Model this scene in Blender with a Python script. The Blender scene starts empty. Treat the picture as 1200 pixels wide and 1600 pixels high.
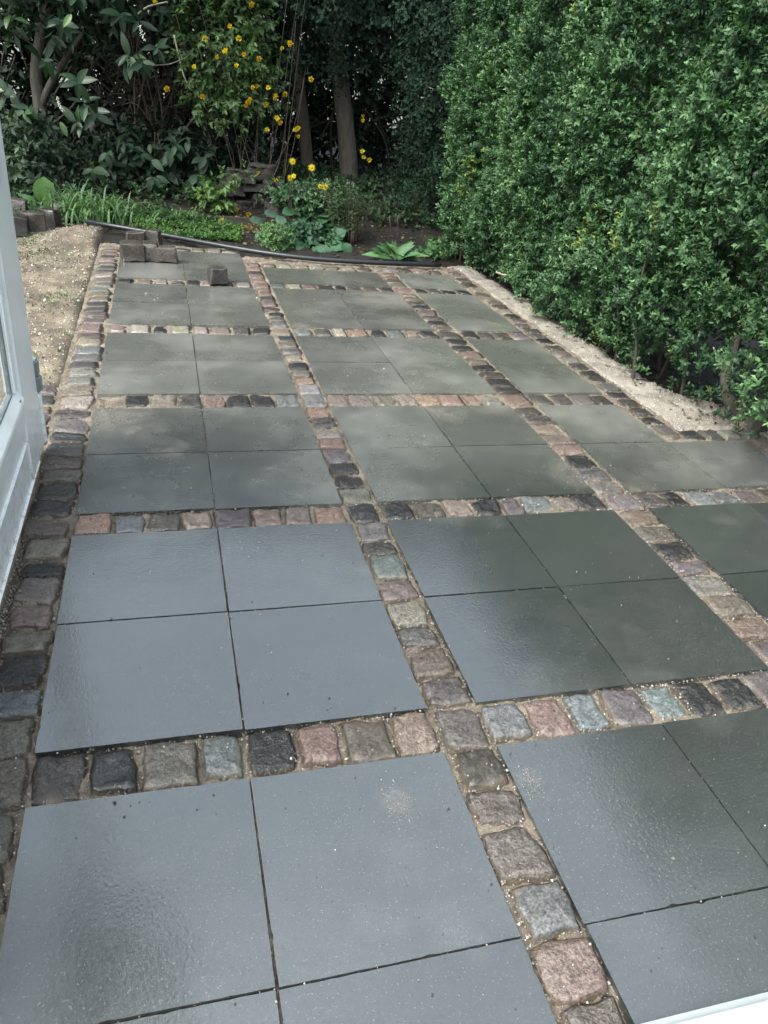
import bpy, bmesh, math, random
import numpy as np
from mathutils import Matrix, Vector

random.seed(4)
RNG = np.random.default_rng(11)
SC = bpy.context.scene
COL = SC.collection

# ------------------------------------------------------------------ camera
CAM = np.array([0.3586, -0.2718, 1.4996])
FW = np.array([0.263091, 0.828465, -0.494397])
RT = np.array([0.963815, -0.248507, 0.096464])
UP = np.array([0.042944, 0.501886, 0.863867])
FPX = 1189.41
cd = bpy.data.cameras.new('camera')
cam = bpy.data.objects.new('camera', cd)
COL.objects.link(cam)
m = Matrix.Identity(4)
for i in range(3):
    m[i][0], m[i][1], m[i][2], m[i][3] = RT[i], UP[i], -FW[i], CAM[i]
cam.matrix_world = m
cd.sensor_fit = 'VERTICAL'
cd.sensor_height = 36.0
cd.lens = 36.0 * FPX / 1600.0
cd.clip_start = 0.05
cd.clip_end = 500
SC.camera = cam

# ------------------------------------------------------------------ sky and light (overcast)
SUN_EL, SUN_AZ = math.radians(52), math.radians(238)   # azimuth clockwise from +Y
W = bpy.data.worlds.new('World')
SC.world = W
W.use_nodes = True
nt = W.node_tree
bg = nt.nodes['Background']
sky = nt.nodes.new('ShaderNodeTexSky')
sky.sky_type = 'NISHITA'
sky.sun_disc = False
sky.sun_elevation = SUN_EL
sky.sun_rotation = SUN_AZ
sky.air_density = 1.0
sky.dust_density = 6.0
sky.ozone_density = 1.0
hsv = nt.nodes.new('ShaderNodeHueSaturation')
hsv.inputs['Saturation'].default_value = 0.47
nt.links.new(sky.outputs[0], hsv.inputs['Color'])
# overcast: brighter overhead than at the horizon, all the way round
tcw = nt.nodes.new('ShaderNodeTexCoord'); spw = nt.nodes.new('ShaderNodeSeparateXYZ'); nt.links.new(tcw.outputs['Generated'], spw.inputs[0])
mrw = nt.nodes.new('ShaderNodeMapRange'); nt.links.new(spw.outputs[2], mrw.inputs[0])
for i_, v_ in enumerate((0.0, 1.0, 0.62, 1.5)): mrw.inputs[1 + i_].default_value = v_
mxw = nt.nodes.new('ShaderNodeMix'); mxw.data_type = 'RGBA'; mxw.blend_type = 'MULTIPLY'; mxw.inputs[0].default_value = 1.0
cmw = nt.nodes.new('ShaderNodeVectorMath'); cmw.operation = 'MULTIPLY'; cmw.inputs[1].default_value = (0.94, 1.015, 0.985)
nt.links.new(hsv.outputs[0], cmw.inputs[0]); nt.links.new(cmw.outputs[0], mxw.inputs[6]); nt.links.new(mrw.outputs[0], mxw.inputs[7])
nt.links.new(mxw.outputs[2], bg.inputs['Color'])
bg.inputs['Strength'].default_value = 0.15
sl = bpy.data.lights.new('sun', 'SUN')
sl.energy = 0.65
sl.angle = math.radians(28)
sl.color = (1.0, 0.985, 0.96)
so = bpy.data.objects.new('sun', sl)
COL.objects.link(so)
sd = Vector((math.sin(SUN_AZ) * math.cos(SUN_EL), math.cos(SUN_AZ) * math.cos(SUN_EL), math.sin(SUN_EL)))
so.rotation_euler = sd.to_track_quat('Z', 'Y').to_euler()
so.location = (0, 0, 12)
SC.view_settings.view_transform = 'Standard'
SC.view_settings.look = 'None'
SC.view_settings.exposure = 1.8
SC.view_settings.gamma = 1.0
SC.view_settings.use_curve_mapping = False
SC.cycles.max_bounces = 6
SC.cycles.diffuse_bounces = 3
SC.cycles.glossy_bounces = 3
SC.cycles.transmission_bounces = 4
SC.cycles.use_denoising = True

# ------------------------------------------------------------------ helpers
def at(px, py, Y):
    """the point at depth Y (metres) seen at a photograph pixel"""
    d = FW + (px - 600) / FPX * RT - (py - 800) / FPX * UP
    return CAM + (Y - CAM[1]) / d[1] * d


def gp(px, py, z=0.0):
    d = FW + (px - 600) / FPX * RT - (py - 800) / FPX * UP
    return CAM + (z - CAM[2]) / d[2] * d


def tag(o, label=None, cat=None, group=None, kind=None):
    if label: o['label'] = label
    if cat: o['category'] = cat
    if group: o['group'] = group
    if kind: o['kind'] = kind
    return o


def link(name, me, parent=None, mat=None):
    o = bpy.data.objects.new(name, me)
    COL.objects.link(o)
    if parent is not None: o.parent = parent
    if mat is not None and len(me.materials) == 0: me.materials.append(mat)
    return o


def empty(name, loc=(0, 0, 0), rz=0.0):
    o = bpy.data.objects.new(name, None)
    o.empty_display_size = 0.1
    COL.objects.link(o)
    o.location = loc
    o.rotation_euler = (0, 0, rz)
    return o


def raw_mesh(name, V, F, smooth=True, col=None):
    """V (n,3), F (m,k) with constant k"""
    V = np.asarray(V, np.float32)
    F = np.asarray(F, np.int32)
    me = bpy.data.meshes.new(name)
    k = F.shape[1]
    me.vertices.add(len(V))
    me.vertices.foreach_set('co', V.ravel())
    me.loops.add(F.size)
    me.loops.foreach_set('vertex_index', F.ravel())
    me.polygons.add(len(F))
    me.polygons.foreach_set('loop_start', np.arange(0, F.size, k, dtype=np.int32))
    me.polygons.foreach_set('loop_total', np.full(len(F), k, np.int32))
    me.update(calc_edges=True)
    me.polygons.foreach_set('use_smooth', np.full(len(F), smooth, bool))
    if col is not None:
        a = me.color_attributes.new('tint', 'FLOAT_COLOR', 'POINT')
        c4 = np.ones((len(V), 4), np.float32)
        c4[:, :3] = col
        a.data.foreach_set('color', c4.ravel())
    return me


def unit(v):
    return v / np.maximum(np.linalg.norm(v, axis=-1, keepdims=True), 1e-9)


# smooth pseudo noise: a few octaves of rotated sines
def vnoise(p, scale=1.0, seed=0, oct=3):
    r = np.random.default_rng(seed)
    p = np.asarray(p, float) * scale
    out = np.zeros(p.shape[:-1])
    amp, tot = 1.0, 0.0
    for o in range(oct):
        for k in range(4):
            d = unit(r.normal(size=p.shape[-1])) * (1.0 + 0.6 * r.random())
            out += amp * 0.25 * np.sin(p @ d * 2 * math.pi + r.random() * 6.28 +
                                       1.3 * np.sin(p @ (unit(r.normal(size=p.shape[-1]))) * 4.1 + r.random() * 6.28))
        tot += amp
        amp *= 0.5
        p = p * 2.03
    return out / tot * 2.0


def tube_mesh(name, pts, rad, sides=8, smooth=True, sub=4, wob=0.0):
    pts = [np.array(p, float) for p in pts]
    n = len(pts)
    rad = list(rad) if hasattr(rad, '__len__') else [rad] * n
    P, R = [], []
    for i in range(n - 1):
        p0, p1, p2, p3 = pts[max(i - 1, 0)], pts[i], pts[i + 1], pts[min(i + 2, n - 1)]
        for s in range(sub):
            t = s / sub
            P.append(0.5 * ((2 * p1) + (-p0 + p2) * t + (2 * p0 - 5 * p1 + 4 * p2 - p3) * t * t + (-p0 + 3 * p1 - 3 * p2 + p3) * t ** 3))
            R.append(rad[i] * (1 - t) + rad[i + 1] * t)
    P.append(pts[-1]); R.append(rad[-1])
    P = np.array(P); R = np.array(R)
    T = unit(np.gradient(P, axis=0))
    ref = np.array([0, 0, 1.0]) if abs(T[0][2]) < 0.8 else np.array([1.0, 0, 0])
    V = []
    for i in range(len(P)):
        a = unit(np.cross(T[i], ref)); b = np.cross(a, T[i])
        for k in range(sides):
            th = 2 * math.pi * k / sides
            rr = R[i] * (1 + wob * (math.sin(3 * th + i * 1.3) * 0.5 + random.uniform(-.5, .5)))
            V.append(P[i] + rr * (math.cos(th) * a + math.sin(th) * b))
    F = []
    for i in range(len(P) - 1):
        for k in range(sides):
            F.append((i * sides + k, i * sides + (k + 1) % sides, (i + 1) * sides + (k + 1) % sides, (i + 1) * sides + k))
    V.append(P[0]); V.append(P[-1])
    c0, c1 = len(V) - 2, len(V) - 1
    e = (len(P) - 1) * sides
    for k in range(sides):
        F.append((c0, (k + 1) % sides, k, k)); F.append((c1, e + k, e + (k + 1) % sides, e + (k + 1) % sides))
    me = bpy.data.meshes.new(name)
    me.from_pydata([tuple(v) for v in V], [], [tuple(dict.fromkeys(f)) for f in F])
    for p in me.polygons: p.use_smooth = smooth
    me.update()
    return me


def join_raw(parts):
    """[(V,F)] -> one V,F"""
    Vs, Fs, o = [], [], 0
    for V, F in parts:
        Vs.append(V); Fs.append(np.asarray(F) + o); o += len(V)
    return np.concatenate(Vs), np.concatenate(Fs)


def box_mesh(name, x0, x1, y0, y1, z0, z1, bev=0.003, seg=2):
    bm = bmesh.new()
    bmesh.ops.create_cube(bm, size=1)
    for v in bm.verts:
        v.co = Vector(((x0 + x1) / 2 + v.co.x * (x1 - x0), (y0 + y1) / 2 + v.co.y * (y1 - y0), (z0 + z1) / 2 + v.co.z * (z1 - z0)))
    if bev:
        bmesh.ops.bevel(bm, geom=bm.edges[:], offset=bev, segments=seg, affect='EDGES')
    me = bpy.data.meshes.new(name)
    bm.to_mesh(me); bm.free()
    return me


def prism_y(name, prof, y0, y1):
    """profile of (x,z) points swept along y"""
    n = len(prof)
    V = [(x, y0, z) for x, z in prof] + [(x, y1, z) for x, z in prof]
    F = [(i, (i + 1) % n, n + (i + 1) % n, n + i) for i in range(n)] + [tuple(range(n))[::-1], tuple(range(n, 2 * n))]
    me = bpy.data.meshes.new(name)
    me.from_pydata(V, [], F)
    bm = bmesh.new(); bm.from_mesh(me); bmesh.ops.recalc_face_normals(bm, faces=bm.faces[:]); bm.to_mesh(me); bm.free()
    return me


# ------------------------------------------------------------------ materials
def new_mat(name):
    m = bpy.data.materials.new(name)
    m.use_nodes = True
    t = m.node_tree
    return m, t, t.nodes['Principled BSDF']


def nd(t, typ, **kw):
    n = t.nodes.new(typ)
    for k, v in kw.items():
        if k in n.inputs: n.inputs[k].default_value = v
        else: setattr(n, k, v)
    return n


def noise(t, vec, scale, detail=4, rough=0.55):
    n = t.nodes.new('ShaderNodeTexNoise')
    n.inputs['Scale'].default_value = scale
    n.inputs['Detail'].default_value = detail
    n.inputs['Roughness'].default_value = rough
    if vec is not None: t.links.new(vec, n.inputs['Vector'])
    return n.outputs['Fac']


def ramp(t, fac, stops):
    r = t.nodes.new('ShaderNodeValToRGB')
    e = r.color_ramp.elements
    while len(e) < len(stops): e.new(0.5)
    for el, (p, c) in zip(e, stops):
        el.position = p
        el.color = (*c, 1) if hasattr(c, '__len__') else (c, c, c, 1)
    t.links.new(fac, r.inputs['Fac'])
    return r.outputs['Color']


def mixc(t, fac, a, b, mode='MIX'):
    n = t.nodes.new('ShaderNodeMix')
    n.data_type = 'RGBA'
    n.blend_type = mode
    for s, v in ((n.inputs[0], fac), (n.inputs[6], a), (n.inputs[7], b)):
        if hasattr(v, 'links'): t.links.new(v, s)
        elif hasattr(v, '__len__'): s.default_value = (*v, 1)
        else: s.default_value = v
    return n.outputs[2]


def math_n(t, op, a, b=None, c=None, clamp=False):
    n = t.nodes.new('ShaderNodeMath')
    n.operation = op
    n.use_clamp = clamp
    for s, v in zip(n.inputs, (a, b, c)):
        if v is None: continue
        if hasattr(v, 'links'): t.links.new(v, s)
        else: s.default_value = v
    return n.outputs[0]


def maprange(t, v, a, b, c=0.0, d=1.0, smooth=False):
    n = t.nodes.new('ShaderNodeMapRange')
    n.interpolation_type = 'SMOOTHSTEP' if smooth else 'LINEAR'
    t.links.new(v, n.inputs[0])
    for i, x in enumerate((a, b, c, d)): n.inputs[1 + i].default_value = x
    return n.outputs[0]


def bump(t, h, strength=0.3, dist=0.01, normal=None):
    b = t.nodes.new('ShaderNodeBump')
    b.inputs['Strength'].default_value = strength
    b.inputs['Distance'].default_value = dist
    t.links.new(h, b.inputs['Height'])
    if normal is not None: t.links.new(normal, b.inputs['Normal'])
    return b.outputs['Normal']


def geo_pos(t):
    return t.nodes.new('ShaderNodeNewGeometry').outputs['Position']


def leaf_mat(name, rough=0.38, trans=0.25, spec=0.4, tintmul=(1, 1, 1)):
    m, t, b = new_mat(name)
    at_ = t.nodes.new('ShaderNodeAttribute'); at_.attribute_name = 'tint'
    oi = t.nodes.new('ShaderNodeObjectInfo')
    c = mixc(t, 1.0, at_.outputs['Color'], tintmul, 'MULTIPLY')
    n = noise(t, geo_pos(t), 55, 3)
    c = mixc(t, math_n(t, 'MULTIPLY', n, 0.5), c, (0.012, 0.022, 0.01))
    hs = t.nodes.new('ShaderNodeHueSaturation')
    t.links.new(c, hs.inputs['Color'])
    t.links.new(maprange(t, oi.outputs['Random'], 0, 1, 0.75, 1.3), hs.inputs['Value'])
    c = hs.outputs['Color']
    t.links.new(c, b.inputs['Base Color'])
    b.inputs['Roughness'].default_value = rough
    b.inputs['Specular IOR Level'].default_value = spec
    t.links.new(bump(t, n, 0.25, 0.004), b.inputs['Normal'])
    tr = t.nodes.new('ShaderNodeBsdfTranslucent')
    tc = mixc(t, 1.0, c, (1.2, 1.5, 0.6), 'MULTIPLY')
    t.links.new(tc, tr.inputs['Color'])
    mx = t.nodes.new('ShaderNodeMixShader')
    mx.inputs[0].default_value = trans
    t.links.new(b.outputs[0], mx.inputs[1]); t.links.new(tr.outputs[0], mx.inputs[2])
    t.links.new(mx.outputs[0], t.nodes['Material Output'].inputs['Surface'])
    return m


def simple_mat(name, col, rough=0.6, ns=30, var=0.35, bs=0.2, bd=0.004, spec=0.4, coords='pos', stretch=None):
    m, t, b = new_mat(name)
    p = geo_pos(t)
    if stretch:
        mp = t.nodes.new('ShaderNodeMapping'); mp.inputs['Scale'].default_value = stretch
        t.links.new(p, mp.inputs['Vector']); p = mp.outputs['Vector']
    n = noise(t, p, ns, 6, 0.65)
    dark = tuple(c * (1 - var) for c in col); light = tuple(min(1, c * (1 + var)) for c in col)
    t.links.new(ramp(t, n, [(0.25, dark), (0.75, light)]), b.inputs['Base Color'])
    b.inputs['Roughness'].default_value = rough
    b.inputs['Specular IOR Level'].default_value = spec
    t.links.new(bump(t, n, bs, bd), b.inputs['Normal'])
    return m


# wet concrete slab
def slab_material():
    m, t, b = new_mat('wet_concrete')
    p = geo_pos(t)
    oi = t.nodes.new('ShaderNodeObjectInfo')
    big = noise(t, p, 1.7, 4, 0.6)
    mid = noise(t, p, 9, 5, 0.6)
    fine = noise(t, p, 150, 4, 0.75)
    base = ramp(t, big, [(0.3, (0.052, 0.056, 0.056)), (0.7, (0.084, 0.088, 0.085))])
    base = mixc(t, 0.35, base, ramp(t, mid, [(0.3, (0.046, 0.050, 0.050)), (0.7, (0.094, 0.097, 0.093))]))
    base = mixc(t, maprange(t, fine, 0.40, 0.62, 0.55, 0.0), base, (0.022, 0.024, 0.024))
    mps = t.nodes.new('ShaderNodeMapping'); mps.inputs['Scale'].default_value = (2.2, 5, 1); mps.inputs['Rotation'].default_value = (0, 0, 0.5)
    t.links.new(p, mps.inputs['Vector'])
    swp = noise(t, mps.outputs['Vector'], 1.6, 5, 0.65)
    base = mixc(t, maprange(t, swp, 0.5, 0.78, 0.0, 0.22, True), base, (0.125, 0.118, 0.105))
    base = mixc(t, maprange(t, noise(t, p, 34, 4, 0.7), 0.55, 0.75, 0.0, 0.25, True), base, (0.03, 0.032, 0.031))
    hs = t.nodes.new('ShaderNodeHueSaturation')
    t.links.new(base, hs.inputs['Color'])
    t.links.new(maprange(t, oi.outputs['Random'], 0, 1, 0.80, 1.18), hs.inputs['Value'])
    base = hs.outputs['Color']
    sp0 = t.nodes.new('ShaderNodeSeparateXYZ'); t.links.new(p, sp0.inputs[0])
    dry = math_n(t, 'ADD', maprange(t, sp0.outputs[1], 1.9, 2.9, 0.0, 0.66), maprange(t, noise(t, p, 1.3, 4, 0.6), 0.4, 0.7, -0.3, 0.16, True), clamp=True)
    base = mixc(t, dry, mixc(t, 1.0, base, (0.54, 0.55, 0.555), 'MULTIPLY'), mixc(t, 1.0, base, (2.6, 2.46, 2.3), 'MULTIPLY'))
    base = mixc(t, maprange(t, noise(t, p, 190, 2, 0.5), 0.63, 0.72, 0.0, 0.38), base, (0.16, 0.157, 0.148))
    # small dark pits
    vp = t.nodes.new('ShaderNodeTexVoronoi'); vp.inputs['Scale'].default_value = 34; t.links.new(p, vp.inputs['Vector'])
    pit = math_n(t, 'MULTIPLY', maprange(t, vp.outputs['Distance'], 0.05, 0.13, 1, 0), maprange(t, vp.outputs['Color'], 0.62, 0.72, 0, 1))
    base = mixc(t, math_n(t, 'MULTIPLY', pit, 0.85), base, (0.012, 0.011, 0.011))
    # dusty sand smears left from filling the joints
    sep = t.nodes.new('ShaderNodeSeparateXYZ'); t.links.new(p, sep.inputs[0])
    warp = noise(t, p, 7, 6, 0.75)
    spots = [gp(*q) for q in ((175, 652), (225, 672), (262, 700), (130, 705), (690, 640), (760, 628), (850, 625), (620, 1250), (825, 1215), (900, 740), (470, 512), (600, 470), (1000, 770), (205, 400), (640, 1060))]
    rad = [0.16, 0.11, 0.09, 0.10, 0.14, 0.16, 0.10, 0.03, 0.026, 0.12, 0.10, 0.2, 0.10, 0.22, 0.0]
    tot = None
    for s, r in zip(spots, rad):
        dx = math_n(t, 'SUBTRACT', sep.outputs[0], float(s[0])); dy = math_n(t, 'SUBTRACT', sep.outputs[1], float(s[1]))
        d = math_n(t, 'SQRT', math_n(t, 'ADD', math_n(t, 'MULTIPLY', dx, dx), math_n(t, 'MULTIPLY', dy, dy)))
        k = maprange(t, d, r * 0.2, r * 1.5 + 0.01, 1, 0, True)
        tot = k if tot is None else math_n(t, 'MAXIMUM', tot, k)
    wide = noise(t, p, 1.1, 3, 0.5)
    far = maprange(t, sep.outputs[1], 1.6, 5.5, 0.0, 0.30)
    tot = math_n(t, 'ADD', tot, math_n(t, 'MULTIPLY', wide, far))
    dust = math_n(t, 'MULTIPLY', tot, maprange(t, warp, 0.28, 0.85, 0, 1, True), clamp=True)
    dust = math_n(t, 'MULTIPLY', dust, maprange(t, fine, 0.35, 0.6, 0.35, 1.0), clamp=True)
    base = mixc(t, math_n(t, 'MULTIPLY', dust, 0.75), base, (0.22, 0.185, 0.15))
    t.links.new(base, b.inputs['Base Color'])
    # wet film: smoother where the water stands
    film = noise(t, p, 2.3, 5, 0.65)
    ro = math_n(t, 'ADD', maprange(t, film, 0.3, 0.7, 0.13, 0.28, True), math_n(t, 'MULTIPLY', dry, 0.16))
    ro = math_n(t, 'ADD', ro, math_n(t, 'MULTIPLY', dust, 0.35))
    t.links.new(ro, b.inputs['Roughness'])
    b.inputs['Specular IOR Level'].default_value = 0.75
    b.inputs['Coat Weight'].default_value = 0.9
    t.links.new(math_n(t, 'ADD', maprange(t, film, 0.3, 0.7, 0.035, 0.10, True), math_n(t, 'MULTIPLY', math_n(t, 'ADD', dust, dry), 0.12)), b.inputs['Coat Roughness'])
    b.inputs['Coat IOR'].default_value = 1.84
    t.links.new(maprange(t, dry, 0, 1, 0.95, 0.45), b.inputs['Coat Weight'])
    peel = noise(t, p, 95, 3, 0.6)
    nrm = bump(t, peel, 0.16, 0.004)
    nrm = bump(t, fine, 0.18, 0.0015, nrm)
    t.links.new(nrm, b.inputs['Normal'])
    cb = bump(t, noise(t, p, 105, 3, 0.6), 0.1, 0.005)
    t.links.new(maprange(t, noise(t, p, 6, 4, 0.6), 0.35, 0.65, 0.04, 0.15), cb.node.inputs['Strength'])
    t.links.new(cb, b.inputs['Coat Normal'])
    return m


def sett_material():
    m, t, b = new_mat('granite_sett')
    p = geo_pos(t)
    oi = t.nodes.new('ShaderNodeObjectInfo')
    c = oi.outputs['Color']
    g1 = noise(t, p, 170, 4, 0.75)
    g2 = noise(t, p, 60, 5, 0.65)
    vo = t.nodes.new('ShaderNodeTexVoronoi'); vo.inputs['Scale'].default_value = 210
    t.links.new(p, vo.inputs['Vector'])
    light = mixc(t, 1.0, c, (2.3, 2.2, 2.1), 'MULTIPLY'); dark = mixc(t, 1.0, c, (0.3, 0.3, 0.32), 'MULTIPLY')
    a = mixc(t, maprange(t, g1, 0.35, 0.65), dark, light)
    a = mixc(t, math_n(t, 'MULTIPLY', maprange(t, vo.outputs['Color'], 0.55, 0.9), 0.45), a, light)
    a = mixc(t, maprange(t, g2, 0.3, 0.65, 0.7, 0.0), a, dark)
    # sand caught low on the sides and in the hollows
    tc = t.nodes.new('ShaderNodeTexCoord')
    sep = t.nodes.new('ShaderNodeSeparateXYZ'); t.links.new(tc.outputs['Object'], sep.inputs[0])
    low = maprange(t, math_n(t, 'ADD', sep.outputs[2], math_n(t, 'MULTIPLY', g2, 0.012)), -0.012, 0.001, 0.8, 0.0)
    hol = math_n(t, 'MULTIPLY', maprange(t, noise(t, p, 24, 4, 0.7), 0.6, 0.78), 0.5)
    a = mixc(t, math_n(t, 'MAXIMUM', low, hol), a, (0.135, 0.108, 0.084))
    t.links.new(a, b.inputs['Base Color'])
    t.links.new(maprange(t, g2, 0.3, 0.7, 0.22, 0.5), b.inputs['Roughness'])
    b.inputs['Specular IOR Level'].default_value = 0.5
    n1 = bump(t, g2, 0.55, 0.012)
    bn = n1.node; t.links.new(maprange(t, oi.outputs['Random'], 0, 1, 0.25, 0.95), bn.inputs['Strength'])
    n1 = bump(t, g1, 0.35, 0.002, n1)
    t.links.new(n1, b.inputs['Normal'])
    return m


def sand_material(name, cols, ns=9, wet=0.7):
    m, t, b = new_mat(name)
    p = geo_pos(t)
    n = noise(t, p, ns, 6, 0.7)
    f = noise(t, p, 420, 3, 0.7)
    g = noise(t, p, 90, 4, 0.7)
    k = len(cols)
    c = ramp(t, n, [(0.3 + 0.4 * i / (k - 1), cc) for i, cc in enumerate(cols)])
    c = mixc(t, maprange(t, f, 0.4, 0.62, 0.55, 0.0), c, tuple(x * 0.45 for x in cols[0]))
    c = mixc(t, maprange(t, g, 0.58, 0.7, 0.0, 0.5), c, tuple(min(1, x * 1.5) for x in cols[-1]))
    t.links.new(c, b.inputs['Base Color'])
    b.inputs['Roughness'].default_value = wet
    b.inputs['Specular IOR Level'].default_value = 0.3
    n1 = bump(t, g, 0.6, 0.01)
    t.links.new(bump(t, f, 0.6, 0.003, n1), b.inputs['Normal'])
    return m


M = {}
M['slab'] = slab_material()
M['sett'] = sett_material()
M['bed'] = sand_material('joint_sand', [(0.075, 0.060, 0.047), (0.16, 0.130, 0.102), (0.27, 0.228, 0.182)], 9)
M['sand'] = sand_material('yellow_sand', [(0.060, 0.047, 0.038), (0.100, 0.080, 0.062), (0.185, 0.150, 0.110), (0.28, 0.232, 0.172)], 3.4)
M['pale_sand'] = sand_material('pale_sand', [(0.12, 0.104, 0.09), (0.25, 0.225, 0.197), (0.37, 0.34, 0.305)], 6)
M['soil'] = sand_material('dark_soil', [(0.006, 0.0048, 0.004), (0.012, 0.0095, 0.0078), (0.024, 0.0195, 0.016)], 3.0)
M['paint'] = simple_mat('white_paint', (0.82, 0.83, 0.83), 0.28, 6, 0.05, 0.03, 0.002, 0.5)
def _splash():
    m = M['paint']; t = m.node_tree; b = t.nodes['Principled BSDF']
    src = b.inputs['Base Color'].links[0].from_socket
    p = geo_pos(t); sp = t.nodes.new('ShaderNodeSeparateXYZ'); t.links.new(p, sp.inputs[0])
    k = math_n(t, 'MULTIPLY', maprange(t, sp.outputs[2], 0.03, 0.30, 0.75, 0.0), maprange(t, noise(t, p, 38, 6, 0.75), 0.48, 0.66, 0, 1))
    k = math_n(t, 'ADD', k, math_n(t, 'MULTIPLY', maprange(t, noise(t, p, 5, 6, 0.7), 0.5, 0.8, 0, 1), 0.25), clamp=True)
    t.links.new(mixc(t, k, src, (0.24, 0.215, 0.18)), b.inputs['Base Color'])
_splash()
M['sill'] = simple_mat('worn_white_paint', (0.23, 0.25, 0.265), 0.45, 5, 0.12, 0.05, 0.002, 0.4)
M['bead'] = simple_mat('grey_gasket', (0.16, 0.18, 0.19), 0.45, 20, 0.2)
M['hinge'] = simple_mat('grey_hinge', (0.20, 0.225, 0.235), 0.4, 40, 0.15)
M['plinth'] = simple_mat('concrete_plinth', (0.33, 0.27, 0.21), 0.75, 18, 0.3, 0.4)
M['blackplastic'] = simple_mat('black_plastic', (0.012, 0.014, 0.018), 0.35, 25, 0.4, 0.1)
M['bark'] = simple_mat('grey_bark', (0.06, 0.053, 0.045), 0.8, 26, 0.5, 0.8, 0.02, 0.3, stretch=(1, 1, 0.25))
M['twig'] = simple_mat('brown_twig', (0.045, 0.034, 0.027), 0.75, 40, 0.4)
M['paletwig'] = simple_mat('pale_twig', (0.22, 0.20, 0.15), 0.7, 40, 0.3)
M['rock'] = simple_mat('field_stone', (0.026, 0.022, 0.020), 0.7, 11, 0.5, 0.7, 0.03)
M['timber'] = simple_mat('dark_timber', (0.03, 0.025, 0.02), 0.7, 14, 0.4, 0.5, 0.01, stretch=(0.3, 1, 3))
M['wall'] = simple_mat('pale_render', (0.30, 0.30, 0.29), 0.8, 3, 0.08)
M['tar'] = simple_mat('grey_asphalt', (0.10, 0.10, 0.10), 0.7, 60, 0.3)
M['leaf'] = leaf_mat('green_leaf', 0.5, 0.24, spec=0.28)
M['gloss'] = leaf_mat('glossy_leaf', 0.40, 0.15)
M['needle'] = leaf_mat('needle_spray', 0.75, 0.1, spec=0.12)
M['petal'] = leaf_mat('yellow_petal', 0.6, 0.3, spec=0.2)
M['shade'] = leaf_mat('matt_leaf', 0.55, 0.15, spec=0.22)

g_m, g_t, g_b = new_mat('window_glass')
g_b.inputs['Base Color'].default_value = (0.93, 0.97, 0.97, 1)
g_b.inputs['Roughness'].default_value = 0.02
g_b.inputs['Transmission Weight'].default_value = 1.0
g_b.inputs['IOR'].default_value = 1.45
M['glass'] = g_m

gm, gt, gb = new_mat('grit_grain')
ga = gt.nodes.new('ShaderNodeAttribute'); ga.attribute_name = 'tint'
gt.links.new(ga.outputs['Color'], gb.inputs['Base Color'])
gb.inputs['Roughness'].default_value = 0.5
M['grain'] = gm

# ------------------------------------------------------------------ scattering
def tri_leaf(kind='ovate'):
    """small leaf template: verts (x,y,z), y along the leaf, 0..1; triangles"""
    if kind == 'ovate':
        V = [(0, 0, 0), (-.5, .42, .10), (.5, .42, .10), (0, .5, 0), (0, 1, -.06)]
        F = [(0, 3, 1), (0, 2, 3), (1, 3, 4), (3, 2, 4)]
    elif kind == 'toothed':
        V = [(0, 0, 0), (-.42, .2, .06), (-.3, .38, .03), (-.46, .48, .08), (-.2, .7, .03), (-.26, .78, .05), (0, 1, -.05),
             (.26, .78, .05), (.2, .7, .03), (.46, .48, .08), (.3, .38, .03), (.42, .2, .06), (0, .45, -.03)]
        F = [(12, i, (i + 1) % 12) for i in range(12)]
        F = [(a, c, b) for a, b, c in F]
    elif kind == 'needle':
        V = [(-.5, 0, 0), (.5, 0, 0), (0, 1, 0)]
        F = [(0, 1, 2)]
    elif kind == 'spray':
        V = [(-.12, 0, 0), (.12, 0, 0), (0, 1, -.1), (0, .15, 0), (-.5, .55, .05), (-.2, .3, 0), (.5, .5, .05), (.2, .28, 0), (0, .5, 0), (-.4, .85, 0), (.36, .82, 0)]
        F = [(0, 1, 2), (3, 5, 4), (3, 6, 7), (8, 2, 9), (8, 10, 2)]
    return np.array(V, float), np.array(F, int)


def cloud(name, pos, d, nrm, size, wr, col, mat, parent=None, tmpl='ovate', smooth=True):
    T, TF = tri_leaf(tmpl) if isinstance(tmpl, str) else tmpl
    N = len(pos)
    d = unit(d)
    s = unit(np.cross(d, nrm))
    n = np.cross(s, d)
    size = np.broadcast_to(np.asarray(size, float), (N,))
    wr = np.broadcast_to(np.asarray(wr, float), (N,))
    V = (pos[:, None, :] + size[:, None, None] * (T[None, :, 1:2] * d[:, None] + wr[:, None, None] * T[None, :, 0:1] * s[:, None] + T[None, :, 2:3] * n[:, None]))
    k = len(T)
    F = (TF[None] + (np.arange(N) * k)[:, None, None]).reshape(-1, TF.shape[1])
    C = np.repeat(col, k, axis=0)
    me = raw_mesh(name, V.reshape(-1, 3), F, smooth, C)
    o = link(name, me, parent, mat)
    return o


def leaf_cols(n, a, b, rng=RNG, jitter=0.25, w=None):
    w = rng.random(n) if w is None else w
    c = np.array(a)[None] * (1 - w[:, None]) + np.array(b)[None] * w[:, None]
    return np.clip(c * (1 + jitter * rng.normal(size=(n, 1)) * 0.6), 0.002, 1)


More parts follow.
